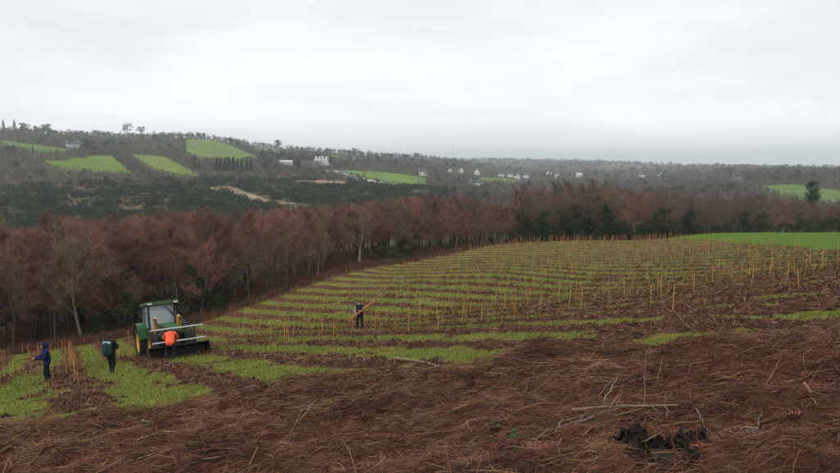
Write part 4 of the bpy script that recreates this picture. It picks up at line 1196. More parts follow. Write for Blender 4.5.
# wide black bucket
B = MB(); pr_ = [(-.05, .60), (.32, .60), (.42, .45), (.42, .16), (.28, .06), (-.42, .05), (-.42, .08), (.26, .10), (.36, .20), (.36, .42), (.28, .54), (-.05, .54)]
x0, x1 = -1.32, 1.42; m_ = len(pr_)
V = np.array([(xx, FR - .1 + yy, zz) for yy, zz in pr_ for xx in (x0, x1)]); Fc = []
for i in range(m_):
    j = (i + 1) % m_; Fc += [(2 * i, 2 * j, 2 * j + 1), (2 * i, 2 * j + 1, 2 * i + 1)]
B.add(V, Fc)
for xx in (x0, x1 - .03):
    poly = [(-.05, .60), (.32, .60), (.42, .45), (.42, .16), (.28, .06), (-.42, .05)]
    V = np.array([(xx + dx, FR - .1 + yy, zz) for dx in (0, .03) for yy, zz in poly]); k_ = len(poly)
    Fc = [(0, i, i + 1) for i in range(1, k_ - 1)] + [(k_, k_ + i + 1, k_ + i) for i in range(1, k_ - 1)]
    for i in range(k_): j = (i + 1) % k_; Fc += [(i, j, k_ + j), (i, k_ + j, k_ + i)]
    B.add(V, Fc)
bk = link('bucket', B.mesh('bucket', BLK), tq)
for i in range(9): bxm('tooth', BLK, bk, (x0 + .1 + i * .31, x0 + .17 + i * .31, FR - .66, FR - .50, .055, .10))
# ------------------------------------------------------------------ people
SKIN = mat('skin', (.46, .27, .19), (.38, .21, .15), 20, .6)
def cap(B, p, q, r0, r1, k=10):
    """tapered limb with rounded ends"""
    p = np.array(p, float); q = np.array(q, float); d = unit((q - p)[None])[0]
    t = [-.98, -.7, -.35, 0]
    P = [p + d * r0 * a for a in t]; Rr = [r0 * math.sqrt(max(0.02, 1 - a * a)) for a in t]
    P += [q + d * r1 * a for a in (0, .35, .7, .98)]; Rr += [r1 * math.sqrt(max(0.02, 1 - a * a)) for a in (0, .35, .7, .98)]
    i0 = B.n; B.tube(np.array(P), np.array(Rr), k)
    n_ = 8 * k
    V = np.array([P[0], P[-1]]); base = B.n; B.add(V, np.zeros((0, 3), int))
    F = [(i0 + (i + 1) % k, i0 + i, base) for i in range(k)] + [(i0 + 7 * k + i, i0 + 7 * k + (i + 1) % k, base + 1) for i in range(k)]
    B.F.append(np.array(F))
def ell(B, c, r):
    u = np.linspace(0, math.pi, 9)[1:-1]; v = np.arange(12) * math.pi / 6
    V = [(0, 0, 1), (0, 0, -1)] + [(math.sin(a) * math.cos(b), math.sin(a) * math.sin(b), math.cos(a)) for a in u for b in v]
    V = np.array(V) * np.array(r) + np.array(c); F = []
    for j in range(12):
        F.append((0, 2 + j, 2 + (j + 1) % 12)); F.append((1, 2 + 72 + (j + 1) % 12, 2 + 72 + j))
        for i in range(6): a, b = 2 + i * 12 + j, 2 + i * 12 + (j + 1) % 12; F += [(a, a + 12, b + 12), (a, b + 12, b)]
    B.add(V, F)
def fuse(name, B, m, parent, vox=.012, smooth=4):
    """one continuous surface from overlapping limbs"""
    o = link(name, B.mesh(name, m, True), parent)
    r_ = o.modifiers.new('remesh', 'REMESH'); r_.mode = 'VOXEL'; r_.voxel_size = vox; r_.use_smooth_shade = True
    s_ = o.modifiers.new('smooth', 'SMOOTH'); s_.iterations = smooth; s_.factor = .5
    return o
def hand(B, w, d, curl, side):
    """palm and five bent fingers from the wrist w along d; curl = direction the fingers bend"""
    w = np.array(w, float); d = unit(np.array(d, float)[None])[0]; c = np.array(curl, float); c = unit((c - d * c.dot(d))[None])[0]; l = np.cross(d, c) * side
    cap(B, w, w + d * .05, .028, .030); 
    for i, (off, ln) in enumerate(((-.027, .072), (-.009, .082), (.009, .078), (.027, .06))):
        k0 = w + d * .085 + l * off; cap(B, w + d * .045 + l * off * .8, k0, .0125, .0115, 6)
        k1 = k0 + (d * .75 + c * .6) * ln * .5; k2 = k1 + (d * .05 + c) * ln * .45
        cap(B, k0, k1, .0115, .0105, 6); cap(B, k1, k2, .0105, .009, 6)
    t0 = w + d * .03 - l * .028; t1 = t0 + (-l * .6 + d * .5 + c * .5) * .042; t2 = t1 + (d * .4 + c * .8 + l * .2) * .035
    cap(B, t0, t1, .0145, .0125, 6); cap(B, t1, t2, .0125, .0105, 6)
def person(name, loc, rz, J, label, jacket, trousers, boots, hair, hat=None, hood=False, gilet=None, fold=0.0):
    """J: joint positions, figure facing local -Y"""
    t = empty(name, loc, rz); tag(t, label, 'person')
    j = {k: np.array(v, float) for k, v in J.items()}
    B = MB()
    fwd = unit(np.array([j['face']], float))[0]; hd = j['head']
    ell(B, hd, (.078, .095, .118)); cap(B, j['neck'], hd - np.array([0, 0, .06]), .058, .052)
    cap(B, hd + fwd * .088 + np.array([0, 0, -.005]), hd + fwd * .108 + np.array([0, 0, -.03]), .012, .016, 6)
    sidev = np.cross(fwd, np.array([0, 0, 1.])); sidev = unit(sidev[None])[0]
    for s in (-1, 1): ell(B, hd + sidev * s * .078 + np.array([0, 0, -.01]), (.014, .022, .032))
    ell(B, hd + fwd * .07 + np.array([0, 0, -.075]), (.045, .04, .03))
    cap(B, j['chest'], j['pelvis'], .135, .13); cap(B, j['neck'], j['chest'], .07, .12)
    for s in 'LR':
        cap(B, j['chest'] * .3 + j['neck'] * .7, j['sh' + s], .07, .062); cap(B, j['sh' + s], j['el' + s], .052, .042); cap(B, j['el' + s], j['wr' + s], .040, .028)
        hand(B, j['wr' + s], j['hd' + s] - j['wr' + s], j.get('cl' + s, np.array([0, -1, -.3])), 1 if s == 'L' else -1)
        cap(B, j['pelvis'], j['hip' + s], .11, .09); cap(B, j['hip' + s], j['kn' + s], .085, .058); cap(B, j['kn' + s], j['an' + s], .056, .04); cap(B, j['an' + s], j['toe' + s], .045, .04)
    body = fuse('body', B, SKIN, t, .010, 2)
    for s in (-1, 1):
        B = MB(); ell(B, hd + fwd * .083 + sidev * s * .032 + np.array([0, 0, .012]), (.012, .012, .009)); link('eye', B.mesh('eye', BLK), body)
    B = MB(); cap(B, j['neck'] - np.array([0, 0, .03]), j['chest'], .10, .175); cap(B, j['chest'], j['pelvis'] + (j['chest'] - j['pelvis']) * .05, .172, .165)
    cap(B, j['chest'] + sidev * .05, j['pelvis'] + sidev * .05, .15, .15); cap(B, j['chest'] - sidev * .05, j['pelvis'] - sidev * .05, .15, .15)
    for s in 'LR':
        if gilet is None:
            cap(B, j['chest'] * .25 + j['neck'] * .75, j['sh' + s], .09, .085); cap(B, j['sh' + s], j['el' + s], .078, .066); cap(B, j['el' + s], j['el' + s] + (j['wr' + s] - j['el' + s]) * .94, .066, .052)
        else:
            cap(B, j['chest'] * .25 + j['neck'] * .75, j['sh' + s], .09, .08)
        if fold: cap(B, j['hip' + s], j['hip' + s] + (j['kn' + s] - j['hip' + s]) * fold, .13, .125)
    rg = np.random.default_rng(len(label))
    for i in range(9):                                 # folds in the cloth
        a = j['chest'] + (j['pelvis'] - j['chest']) * rg.uniform(0, 1); dd = unit(rg.normal(size=(1, 3)) * np.array([1, 1, .35]))[0]
        cap(B, a + dd * .125, a + np.cross(dd, [0, 0, 1.]) * .12 + dd * .10 - np.array([0, 0, .06]), .045, .03, 6)
    jk = fuse('gilet' if gilet else 'jacket', B, jacket, t, .013, 3)
    if gilet:
        B = MB()
        for s in 'LR': cap(B, j['sh' + s], j['el' + s], .07, .058); cap(B, j['el' + s], j['el' + s] + (j['wr' + s] - j['el' + s]) * .94, .056, .044)
        fuse('sleeves', B, gilet, t, .012, 3)
    B = MB()
    for s in 'LR':
        cap(B, j['pelvis'], j['hip' + s], .145, .12); cap(B, j['hip' + s], j['kn' + s], .108, .084); cap(B, j['kn' + s], j['an' + s] + (j['kn' + s] - j['an' + s]) * .12, .082, .068)
    fuse('trousers', B, trousers, t, .013, 3)
    for s in 'LR':
        B = MB(); a_, o_ = j['an' + s], j['toe' + s]
        cap(B, a_ + (j['kn' + s] - a_) * .3, a_, .062, .058); cap(B, a_ + np.array([0, .03, -.015]), o_, .058, .048); 
        fuse('boot', B, boots, t, .012, 2)
    B = MB()
    if hood:
        ell(B, hd + np.array([0, .02, .01]) - fwd * .02, (.115, .125, .145)); ell(B, hd - fwd * .07 - np.array([0, 0, .10]), (.12, .09, .10)); hm2 = fuse('hood', B, jacket, t, .012, 2)
        # opening shows the face
        B = MB(); ell(B, hd + fwd * .062 + np.array([0, 0, .12]), (.10, .09, .035)); fuse('cap', B, hat or hair, t, .011, 2)
    elif hat:
        ell(B, hd + np.array([0, 0, .05]), (.098, .112, .098)); cap(B, hd + fwd * .08 + np.array([0, 0, .06]), hd + fwd * .16 + np.array([0, 0, .05]), .03, .022); fuse('cap', B, hat, t, .011, 2)
        B = MB(); ell(B, hd - fwd * .035 - np.array([0, 0, .01]), (.088, .085, .085)); fuse('hair', B, hair, t, .012, 1)
    else:
        ell(B, hd - fwd * .018 + np.array([0, 0, .035]), (.092, .102, .10)); ell(B, hd - fwd * .05 - np.array([0, 0, .03]), (.08, .06, .08)); fuse('hair', B, hair, t, .012, 2)
    return t, j
NAVY = mat('cloth_blue', (.008, .012, .085), (.006, .009, .055), 9, .85, .5, 14)
BLACKC = mat('cloth_black', (.010, .010, .012), (.016, .016, .017), 9, .9, .5, 14)
DNAVY = mat('cloth_dark_navy', (.008, .010, .022), (.013, .015, .026), 9, .9, .5, 14)
GREYC = mat('cloth_pale_grey', (.30, .34, .38), (.22, .26, .30), 9, .9, .4, 14)
HIVIS = mat('cloth_orange', (.95, .13, .045), (.80, .095, .035), 9, .7, .4, 14)
DGRN = mat('cloth_dark_green', (.010, .022, .022), (.008, .015, .016), 9, .9, .4, 14)
BOOT = mat('boot_rubber', (.012, .012, .011), (.02, .018, .015), 9, .6)
HAIRM = mat('hair_brown', (.03, .018, .011), None, 30, .7)
CAPM = mat('cap_grey', (.045, .045, .05), None, 12, .9)
def stand(px, py, y0=12):
    x, y = hit(px, py, y0, 90); return x, y, gz1(x, y) - .01
def face_cam(x, y): return math.atan2(x, -y) + math.pi * 0      # facing -Y local already looks toward the camera side
STAND = dict(head=(0, -.03, 1.62), neck=(0, 0, 1.46), chest=(0, .0, 1.24), pelvis=(0, .02, .95), face=(0, -1, 0),
             shL=(.19, .0, 1.41), shR=(-.19, .0, 1.41), elL=(.26, .03, 1.13), elR=(-.26, .03, 1.13), wrL=(.25, -.12, .90), wrR=(-.25, -.12, .90), hdL=(.25, -.2, .83), hdR=(-.25, -.2, .83),
             hipL=(.09, .02, .90), hipR=(-.09, .02, .90), knL=(.12, -.03, .49), knR=(-.12, -.03, .49), anL=(.13, .02, .085), anR=(-.13, .02, .085), toeL=(.15, -.15, .05), toeR=(-.15, -.15, .05))
def pose(**k): d = dict(STAND); d.update(k); return d
def tilt_slope(j, dz): pass
# walker in blue, side on, holding a stick out to the left of the picture
x, y, z = stand(48, 381)
view = math.atan2(-x, -y)                               # bearing towards the camera is (sin, cos)
def facing(x, y, deg):
    """rotation so that local -Y points deg to the right (camera's view) of straight at the camera"""
    a = math.atan2(-x, y)                               # rotation that makes local -Y point at the camera
    return a + math.radians(deg)
P1 = pose(wrL=(.10, -.44, 1.13), wrR=(-.12, -.40, 1.10), elL=(.24, -.12, 1.12), elR=(-.25, -.12, 1.10), hdL=(.06, -.52, 1.14), hdR=(-.08, -.48, 1.11), clL=(-.6, 0, -1), clR=(.6, 0, -1),
          knL=(.10, -.10, .50), anL=(.11, -.05, .085), toeL=(.12, -.22, .05), knR=(-.10, .02, .49), anR=(-.11, .10, .09), toeR=(-.12, -.07, .05), head=(0, -.07, 1.61), chest=(0, -.02, 1.24))
t1, j1 = person('person', (x, y, z), facing(x, y, -80), P1, 'person in a dark blue hooded coat holding out a stick at far left', NAVY, DNAVY, BOOT, HAIRM, hat=CAPM, hood=True, fold=.35)
rot = Matrix.Rotation(facing(x, y, -80), 4, 'Z')
def world(loc, rz, p): return np.array(Vector(loc) + Matrix.Rotation(rz, 3, 'Z') @ Vector(p))
STICKM = mat('stick_bark', (.07, .045, .03), None, 12, .8)
B = MB(); B.tube(np.array([(-.02, .15, 1.10), (.0, -.3, 1.12), (.0, -.8, 1.16), (.02, -1.02, 1.17)]), [.016, .018, .015, .010], 6)
o = link('stick', B.mesh('stick', STICKM)); o.location = (x, y, z); o.rotation_euler = (0, 0, facing(x, y, -80)); tag(o, 'dark stick held level by the walker in blue', 'stick')
# walker with a rucksack, seen from behind
x, y, z = stand(112, 373.5)
rz = facing(x, y, 150)
P2 = pose(knL=(.12, -.14, .50), anL=(.12, -.16, .10), toeL=(.13, -.33, .06), knR=(-.12, .02, .49), anR=(-.12, .20, .10), toeR=(-.13, .04, .05), elL=(.29, .05, 1.14), wrL=(.22, -.20, 1.0), hdL=(.2, -.28, .98), elR=(-.28, -.02, 1.15), wrR=(-.20, -.26, 1.18), hdR=(-.16, -.34, 1.2), clR=(.6, 0, 0.3))
t2, j2 = person('person', (x, y, z), rz, P2, 'person in black clothes walking away with a teal rucksack', BLACKC, BLACKC, BOOT, HAIRM, hat=CAPM)
rk = empty('rucksack', (x, y, z), rz); tag(rk, 'dark teal rucksack on the back of the walker in black', 'rucksack')
TEAL = mat('rucksack_teal', (.012, .050, .058), (.010, .035, .042), 7, .8, .4, 14); LTEAL = mat('rucksack_pale', (.32, .42, .46), None, 7, .8)
B = MB(); cap(B, (0, .25, 1.36), (0, .27, .98), .14, .15); cap(B, (.09, .26, 1.34), (.09, .28, 1.0), .11, .12); cap(B, (-.09, .26, 1.34), (-.09, .28, 1.0), .11, .12); fuse('bag', B, TEAL, rk, .013, 3)
B = MB(); cap(B, (-.12, .27, 1.43), (.10, .27, 1.43), .07, .07); fuse('lid', B, LTEAL, rk, .012, 2)
B = MB(); cap(B, (0, .40, 1.18), (0, .41, 1.02), .075, .08); fuse('pocket', B, TEAL, rk, .012, 2)
for s in (-1, 1):
    B = MB(); B.tube(np.array([(s * .12, .18, 1.42), (s * .13, .02, 1.50), (s * .14, -.15, 1.40), (s * .15, -.19, 1.2), (s * .17, -.05, 1.03), (s * .15, .16, 1.0)]), np.full(6, .02), 6); link('strap', B.mesh('strap', TEAL), rk)
# man in a dark gilet carrying a sheaf of stakes
x, y, z = stand(360, 330, 25)
rz = facing(x, y, -18)
P3 = pose(elL=(.30, .02, 1.14), wrL=(.10, -.24, 1.16), hdL=(.04, -.27, 1.20), elR=(-.36, .0, 1.16), wrR=(-.20, -.24, 1.02), hdR=(-.14, -.28, .98), clL=(0, -1, .2), clR=(.3, -1, 0),
          knL=(.13, -.04, .49), anL=(.15, .04, .085), toeL=(.19, -.12, .05), knR=(-.13, -.05, .49), anR=(-.17, -.04, .085), toeR=(-.2, -.2, .05), head=(.0, -.05, 1.60))
t3, j3 = person('person', (x, y, z), rz, P3, 'person in dark gilet and pale sleeves carrying a sheaf of stakes', DNAVY, DNAVY, BOOT, HAIRM, gilet=GREYC)
bd = empty('stake_bundle', (x, y, z), rz); tag(bd, 'sheaf of orange stakes held diagonally by the man in the field', 'stakes')
RSTK = mat('stake_red', (.55, .12, .07), (.42, .09, .05), 5, .7)
br = np.random.default_rng(4)
for i in range(13):
    o1, o2 = br.normal(0, .030, 3), br.normal(0, .05, 3)
    A_ = np.array((-.36, -.30, .76)) + o1; E_ = np.array((1.02, -.22, 1.82)) + o2
    B = MB(); B.tube(np.array([A_ - (E_ - A_) * br.uniform(0, .06), A_ * .5 + E_ * .5, E_ + (E_ - A_) * br.uniform(-.06, .05)]), [.016, .016, .013], 4)
    link('stake', B.mesh('stake', STK if i % 3 else RSTK), bd)
# worker in orange bending at the tractor's frame, seen from behind
x, y, z = stand(170, 362, 14)
# stands just in front of the frame
fwp = Vector((TX, TY, 0)) + Vector((RN[1], -RN[0], 0)) * 4.0
t_, _ = ray(170.5, 350); yy = fwp.y; 
xx = t_ * yy; z = gz1(xx, yy)
rz = facing(xx, yy, 176)
P4 = pose(pelvis=(0, .20, .90), chest=(0, -.14, 1.14), neck=(0, -.34, 1.27), head=(.0, -.50, 1.25), face=(0, -.75, -.65), shL=(.19, -.30, 1.20), shR=(-.19, -.30, 1.20), elL=(.30, -.42, .96), elR=(-.28, -.46, .96), wrL=(.22, -.56, .76), wrR=(-.18, -.60, .76), hdL=(.18, -.60, .68), hdR=(-.14, -.64, .68), clL=(-1, 0, -.2), clR=(1, 0, -.2),
          hipL=(.10, .20, .86), hipR=(-.10, .20, .86), knL=(.15, .04, .47), knR=(-.14, .10, .47), anL=(.17, .16, .085), anR=(-.15, .22, .085), toeL=(.2, .0, .05), toeR=(-.17, .05, .05))
t4, j4 = person('person', (xx, yy, z - .02), rz, P4, 'worker in an orange high visibility jacket bending over at the tractor frame', HIVIS, DGRN, BOOT, HAIRM)
t4.scale = (1.08, 1.08, 1.05)
# ------------------------------------------------------------------ dead bracken, clods and grass
lr = np.random.default_rng(51)
BRK = np.array([(.150, .060, .037), (.108, .045, .030), (.190, .082, .046), (.22, .125, .065), (.31, .20, .115), (.045, .024, .018), (.055, .034, .026)])
LM = mat('dead_bracken', (1.15, 1.15, 1.15), (.75, .75, .75), 30, .9, attr=True, spec=.15)
def strips(x, y, z, ln, wd, az, pitch, col, bend, name, seg=2):
    """bent ribbons lying on the ground"""
    n = len(x)
    d = np.stack([np.cos(az) * np.cos(pitch), np.sin(az) * np.cos(pitch), np.sin(pitch)], -1)
    sd_ = unit(np.stack([-np.sin(az), np.cos(az), lr.normal(0, .7, n)], -1)) * wd[:, None]
    c = np.stack([x, y, z], -1)
    b = lr.normal(0, 1, (n, 3)) * bend[:, None] * np.array([1, 1, .6])
    rows = []
    for i in range(seg + 1):
        u = i / seg - .5
        p = c + d * (ln * u)[:, None] + b * (1 - 4 * u * u)
        wf = 1.0 if 0 < i < seg else .55
        rows += [p - sd_ * .5 * wf, p + sd_ * .5 * wf]
    V = np.stack(rows, 1); k = 2 * (seg + 1)
    o = np.arange(n)[:, None, None] * k
    F = np.concatenate([o + np.array([[2 * i, 2 * i + 1, 2 * i + 3, 2 * i + 2]])[None] for i in range(seg)], 1).reshape(-1, 4)
    return mesh_np(name, V.reshape(-1, 3), F, LM, np.repeat(col, k, 0))
def slope_pitch(az): return np.arctan(PB * np.cos(az) + PC * np.sin(az))
# foreground litter, denser towards the eye so that it stays fine in the picture
N = 200000
ph = np.radians(lr.uniform(-39, 39, N)); r = np.exp(lr.uniform(math.log(3.3), math.log(18.5), N))
x, y = r * np.sin(ph), r * np.cos(ph)
z0 = gz0(x, y); _, M = cover(x, y, z0)
k = (M['lit'] > lr.uniform(.15, .9, N)); x, y, r = x[k], y[k], r[k]; n_ = len(x)
z = gz(x, y)
patch = fbm(x * .7, y * 1.5, 2.2, 3, 101); patch2 = fbm(x, y, .8, 3, 103)
ci = np.clip((lr.choice(7, n_, p=[.28, .25, .15, .10, .035, .13, .055])), 0, 6)
straw = (patch + .5 * patch2 > .27) & (lr.uniform(size=n_) < .5); ci[straw] = lr.choice([3, 4, 2], straw.sum(), p=[.6, .15, .25])
dark = (patch2 < -.38) & (lr.uniform(size=n_) < .6); ci[dark] = 5
col = BRK[ci] * lr.uniform(.6, 1.25, (n_, 1)) * (1 + .38 * fbm(x, y, 1.6, 3, 107) + .2 * patch2)[:, None]
comb = np.where(fbm(x, y, 3.5, 2, 105) > 0, .25, -.15)
az = np.where(lr.uniform(size=n_) < .55, comb + lr.normal(0, .55, n_), lr.uniform(0, 6.28, n_))
size = np.clip(r / 8, .6, 1.6)
ln = lr.gamma(2.2, .068, n_) * size + .05; wd = lr.uniform(.0032, .0095, n_) * size
pt = slope_pitch(az) + lr.normal(0, .28, n_)
# the litter has drifted over the foot of the stump
sx_, sy_ = hit(660, 462, 2.5, 40); ds = np.hypot(x - sx_, (y - sy_) * 1.15)
z = z + np.where(ds < .62, .09 * np.exp(-((ds - .52) / .10) ** 2) * lr.uniform(.3, 1.5, n_), 0)
z = np.where(ds < .42, z - .3 + .34 * (lr.uniform(size=n_) < .13), z)
tag(link('dead_bracken_litter', strips(x, y, z + lr.uniform(.0, .06, n_), ln, wd, az, pt, col, ln * .13, 'dead_bracken_litter')), 'dead reddish bracken and straw covering the foreground', 'litter', kind='stuff')
# long pale and dark stalks lying about, some standing
N = 1500
ph = np.radians(lr.uniform(-39, 39, N)); r = np.exp(lr.uniform(math.log(3.3), math.log(15), N)); x, y = r * np.sin(ph), r * np.cos(ph)
_, M = cover(x, y, gz0(x, y)); k = M['lit'] > .5; x, y, r = x[k], y[k], r[k]; n_ = len(x); z = gz(x, y)
ci = lr.choice([0, 2, 3, 4, 6], n_, p=[.34, .30, .20, .06, .10]); az = lr.uniform(0, 6.28, n_)
up_ = lr.uniform(size=n_) < .10
ln = lr.uniform(.25, .85, n_); pt = slope_pitch(az) + np.where(up_, lr.uniform(.5, 1.2, n_), lr.normal(.05, .12, n_))
ln = np.where(up_, ln * .7, ln)
tag(link('bracken_stalks', strips(x, y, z + .06 + np.where(up_, ln * .3, 0), ln, lr.uniform(.006, .013, n_), az, pt, BRK[ci] * lr.uniform(.8, 1.3, (n_, 1)), ln * .08, 'bracken_stalks', 3)), 'longer brown and straw coloured stalks strewn over the litter', 'litter', kind='stuff')
# feathery bracken fronds
def fronds(N):
    ph = np.radians(lr.uniform(-39, 39, N)); r = np.exp(lr.uniform(math.log(5.0), math.log(12), N)); x, y = r * np.sin(ph), r * np.cos(ph)
    _, M = cover(x, y, gz0(x, y)); k = M['lit'] > .5; x, y = x[k], y[k]; z = gz(x, y) + .05
    A = []
    for i in range(len(x)):
        az = lr.uniform(0, 6.28); L_ = lr.uniform(.16, .38); pt = float(slope_pitch(np.array(az))) + lr.normal(0, .15)
        d = np.array([math.cos(az) * math.cos(pt), math.sin(az) * math.cos(pt), math.sin(pt)]); s = np.array([-math.sin(az), math.cos(az), lr.normal(0, .2)])
        c = BRK[lr.choice([0, 0, 2, 1])] * lr.uniform(.7, 1.2)
        for u in np.linspace(.1, 1, 11):
            p = np.array([x[i], y[i], z[i]]) + d * L_ * u
            for sg in (-1, 1): A.append((p, unit((s * sg + d * .5 + np.array([0, 0, lr.normal(-.1, .25)]))[None])[0], L_ * .38 * (1.05 - u), c))
    P = np.array([a[0] for a in A]); D = np.array([a[1] for a in A]); Ls = np.array([a[2] for a in A]); C = np.array([a[3] for a in A])
    W_ = unit(np.cross(D, np.array([0, 0, 1.]))) * (Ls * .16 + .004)[:, None]
    V = np.stack([P - W_ * .6, P + W_ * .6, P + D * Ls[:, None]], 1); F = np.arange(len(P) * 3).reshape(-1, 3)
    return mesh_np('bracken_fronds', V.reshape(-1, 3), F, LM, np.repeat(C, 3, 0))
tag(link('bracken_fronds', fronds(420)), 'brown feathery bracken fronds lying in the foreground', 'bracken', kind='stuff')
# clods and debris in the cultivated bands
N = 230000
ph = np.radians(lr.uniform(-39, 39, N)); r = np.exp(lr.uniform(math.log(11), math.log(135), N)); x, y = r * np.sin(ph), r * np.cos(ph)
_, M = cover(x, y, gz0(x, y)); k = M['brown'] > lr.uniform(.45, 1.05, N) + .25 * sstep(35, 80, r); x, y, r = x[k], y[k], r[k]; n_ = len(x); z = gz(x, y)
print('clods', n_)
ci = lr.choice(7, n_, p=[.26, .27, .13, .14, .05, .10, .05]); rowaz = math.atan2(RN[0], -RN[1])
az = np.where(lr.uniform(size=n_) < .5, rowaz + lr.normal(0, .6, n_), lr.uniform(0, 6.28, n_)); size = np.clip(r / 24, .6, 2.2)
ln = (lr.gamma(2.5, .07, n_) + .06) * size; wd = lr.uniform(.018, .045, n_) * size
tag(link('band_debris', strips(x, y, z + lr.uniform(.0, .10, n_) * np.minimum(size, 1.6), ln, wd, az, slope_pitch(az) + lr.normal(0, .45, n_), BRK[ci] * lr.uniform(.65, 1.3, (n_, 1)), ln * .2, 'band_debris', 1)), 'turned turf and dead stalks along the cultivated bands', 'debris', kind='stuff')
# lumps of turned sod
def lumps(N):
    ph = np.radians(lr.uniform(-39, 39, N)); r = np.exp(lr.uniform(math.log(9), math.log(75), N)); x, y = r * np.sin(ph), r * np.cos(ph)
    _, M = cover(x, y, gz0(x, y)); k = M['brown'] > lr.uniform(.4, .9, N); x, y, r = x[k], y[k], r[k]; z = gz(x, y); n_ = len(x)
    S = np.array([(0, 0, 1), (1, 0, 0), (0, 1, 0), (-1, 0, 0), (0, -1, 0), (0, 0, -.6), (.7, .7, .5), (-.7, .6, .4)], float)[:6]
    V = S[None] * lr.uniform(.5, 1.3, (n_, 6, 1)) * np.minimum(lr.gamma(2, .028, n_) * np.clip(r / 25, .7, 1.6) + .02, .14)[:, None, None] * np.array([1.3, 1.3, .8]); V = V + np.stack([x, y, z], -1)[:, None]
    Fo = np.array([(0, 1, 2), (0, 2, 3), (0, 3, 4), (0, 4, 1), (5, 2, 1), (5, 3, 2), (5, 4, 3), (5, 1, 4)])
    F = (np.arange(n_)[:, None, None] * 6 + Fo[None]).reshape(-1, 3)
    c = np.array([(.06, .03, .02), (.085, .042, .026), (.04, .022, .016)])[lr.integers(0, 3, n_)] * lr.uniform(.7, 1.3, (n_, 1))
    return mesh_np('sod_lumps', V.reshape(-1, 3), F, LM, np.repeat(c, 6, 0))
tag(link('sod_lumps', lumps(32000)), 'lumps of dark turned sod along the bands', 'clods', kind='stuff')
# grass
N = 260000
ph = np.radians(lr.uniform(-39, 39, N)); r = np.exp(lr.uniform(math.log(9.5), math.log(95), N)); x, y = r * np.sin(ph), r * np.cos(ph)
_, M = cover(x, y, gz0(x, y)); gk = (1 - M['brown']) * (1 - M['lit']) * M['field'] * ~M['lush']
k = gk > lr.uniform(.3, 1, N); x, y, r = x[k], y[k], r[k]; n_ = len(x); z = gz(x, y); print('grass', n_)
gcl = np.array([(.130, .168, .022), (.17, .192, .032), (.23, .205, .07), (.085, .13, .02), (.26, .22, .10)])[lr.choice(5, n_, p=[.32, .28, .16, .17, .07])] * lr.uniform(.7, 1.25, (n_, 1))
h = lr.uniform(.05, .14, n_) * np.clip(r / 25, .8, 1.8); a = lr.uniform(0, 6.28, n_); wv = np.clip(r / 30, .35, 2.2) * .016
lean = lr.normal(0, .6, (n_, 2)) * h[:, None]
P = np.stack([x, y, z - .01], -1); S_ = np.stack([np.cos(a) * wv, np.sin(a) * wv, 0 * a], -1)
V = np.stack([P - S_, P + S_, P + np.stack([lean[:, 0], lean[:, 1], h], -1)], 1)
GMt = mat('grass_blade', (1.15, 1.15, 1.1), (.8, .85, .8), 10, .7, attr=True, transl=.3)
tag(link('meadow_grass', mesh_np('meadow_grass', V.reshape(-1, 3), np.arange(n_ * 3).reshape(-1, 3), GMt, np.repeat(gcl, 3, 0))), 'short winter grass between the cultivated bands', 'grass', kind='stuff')

# ------------------------------------------------------------------ single things in the foreground
def gp(px, py, y0=2.5, y1=40):
    x, y = hit(px, py, y0, y1); return x, y, gz1(x, y)
DARKW = mat('dark_wood', (.016, .012, .010), (.045, .030, .022), 12, .95, .8, 18)
DEADW = mat('dead_branch', (.30, .22, .15), (.17, .12, .085), 14, .8, .4, 40)
REDST = mat('red_stem', (.20, .055, .028), (.11, .036, .02), 18, .7)
GREYW = mat('weathered_wood', (.22, .20, .19), (.12, .11, .10), 14, .8, .4, 40)
# dark stump: jagged shell of splinters round a dark hollow
x, y, z = gp(660, 462)
st = empty('dark_stump', (x, y, z)); tag(st, 'dark jagged tree stump in the right foreground', 'stump')
rg = np.random.default_rng(8); B = MB(); m_ = 64; lv = 10
for side, rs in ((1, 1.0), (-1, .72)):
    V = []
    top = [.06 + .09 * max(0, math.sin(i * .37)) + rg.uniform(0, .08) + .05 * abs(math.sin(i * 1.3)) for i in range(m_)]
    for l in range(lv):
        for i in range(m_):
            a = i * 2 * math.pi / m_; rr = (.33 + .07 * math.sin(3 * a) + rg.normal(0, .016)) * rs * (1.25 - .3 * l / (lv - 1))
            V.append((rr * math.cos(a) * 1.15, rr * math.sin(a) * .85, -.12 + (top[i] + .12) * l / (lv - 1)))
    F = []
    for l in range(lv - 1):
        for i in range(m_):
            a, b = l * m_ + i, l * m_ + (i + 1) % m_; F += [(a, b, b + m_), (a, b + m_, a + m_)] if side > 0 else [(a, b + m_, b), (a, a + m_, b + m_)]
    B.add(np.array(V), F)
link('bark_shell', B.mesh('bark_shell', DARKW), st)
B = MB(); ell(B, (0, 0, -.06), (.32, .25, .14)); link('core', B.mesh('core', DARKW), st)
for i in range(9):
    a = rg.uniform(0, 6.28); B = MB(); p = np.array([math.cos(a) * .29, math.sin(a) * .22, .05]); q = p + np.array([math.cos(a) * .08, math.sin(a) * .06, rg.uniform(.08, .18)])
    B.tube(np.array([p, (p + q) / 2 + rg.normal(0, .015, 3), q]), [.035, .025, .006], 5); link('splinter', B.mesh('splinter', DARKW), st)
for i in range(4):
    a = i * 1.6 + .4; B = MB(); B.tube(np.array([(math.cos(a) * .2, math.sin(a) * .16, .0), (math.cos(a) * .42, math.sin(a) * .34, -.02), (math.cos(a) * .62, math.sin(a) * .5, -.10 + .03)]), [.09, .06, .02], 6); link('root', B.mesh('root', DARKW), st)
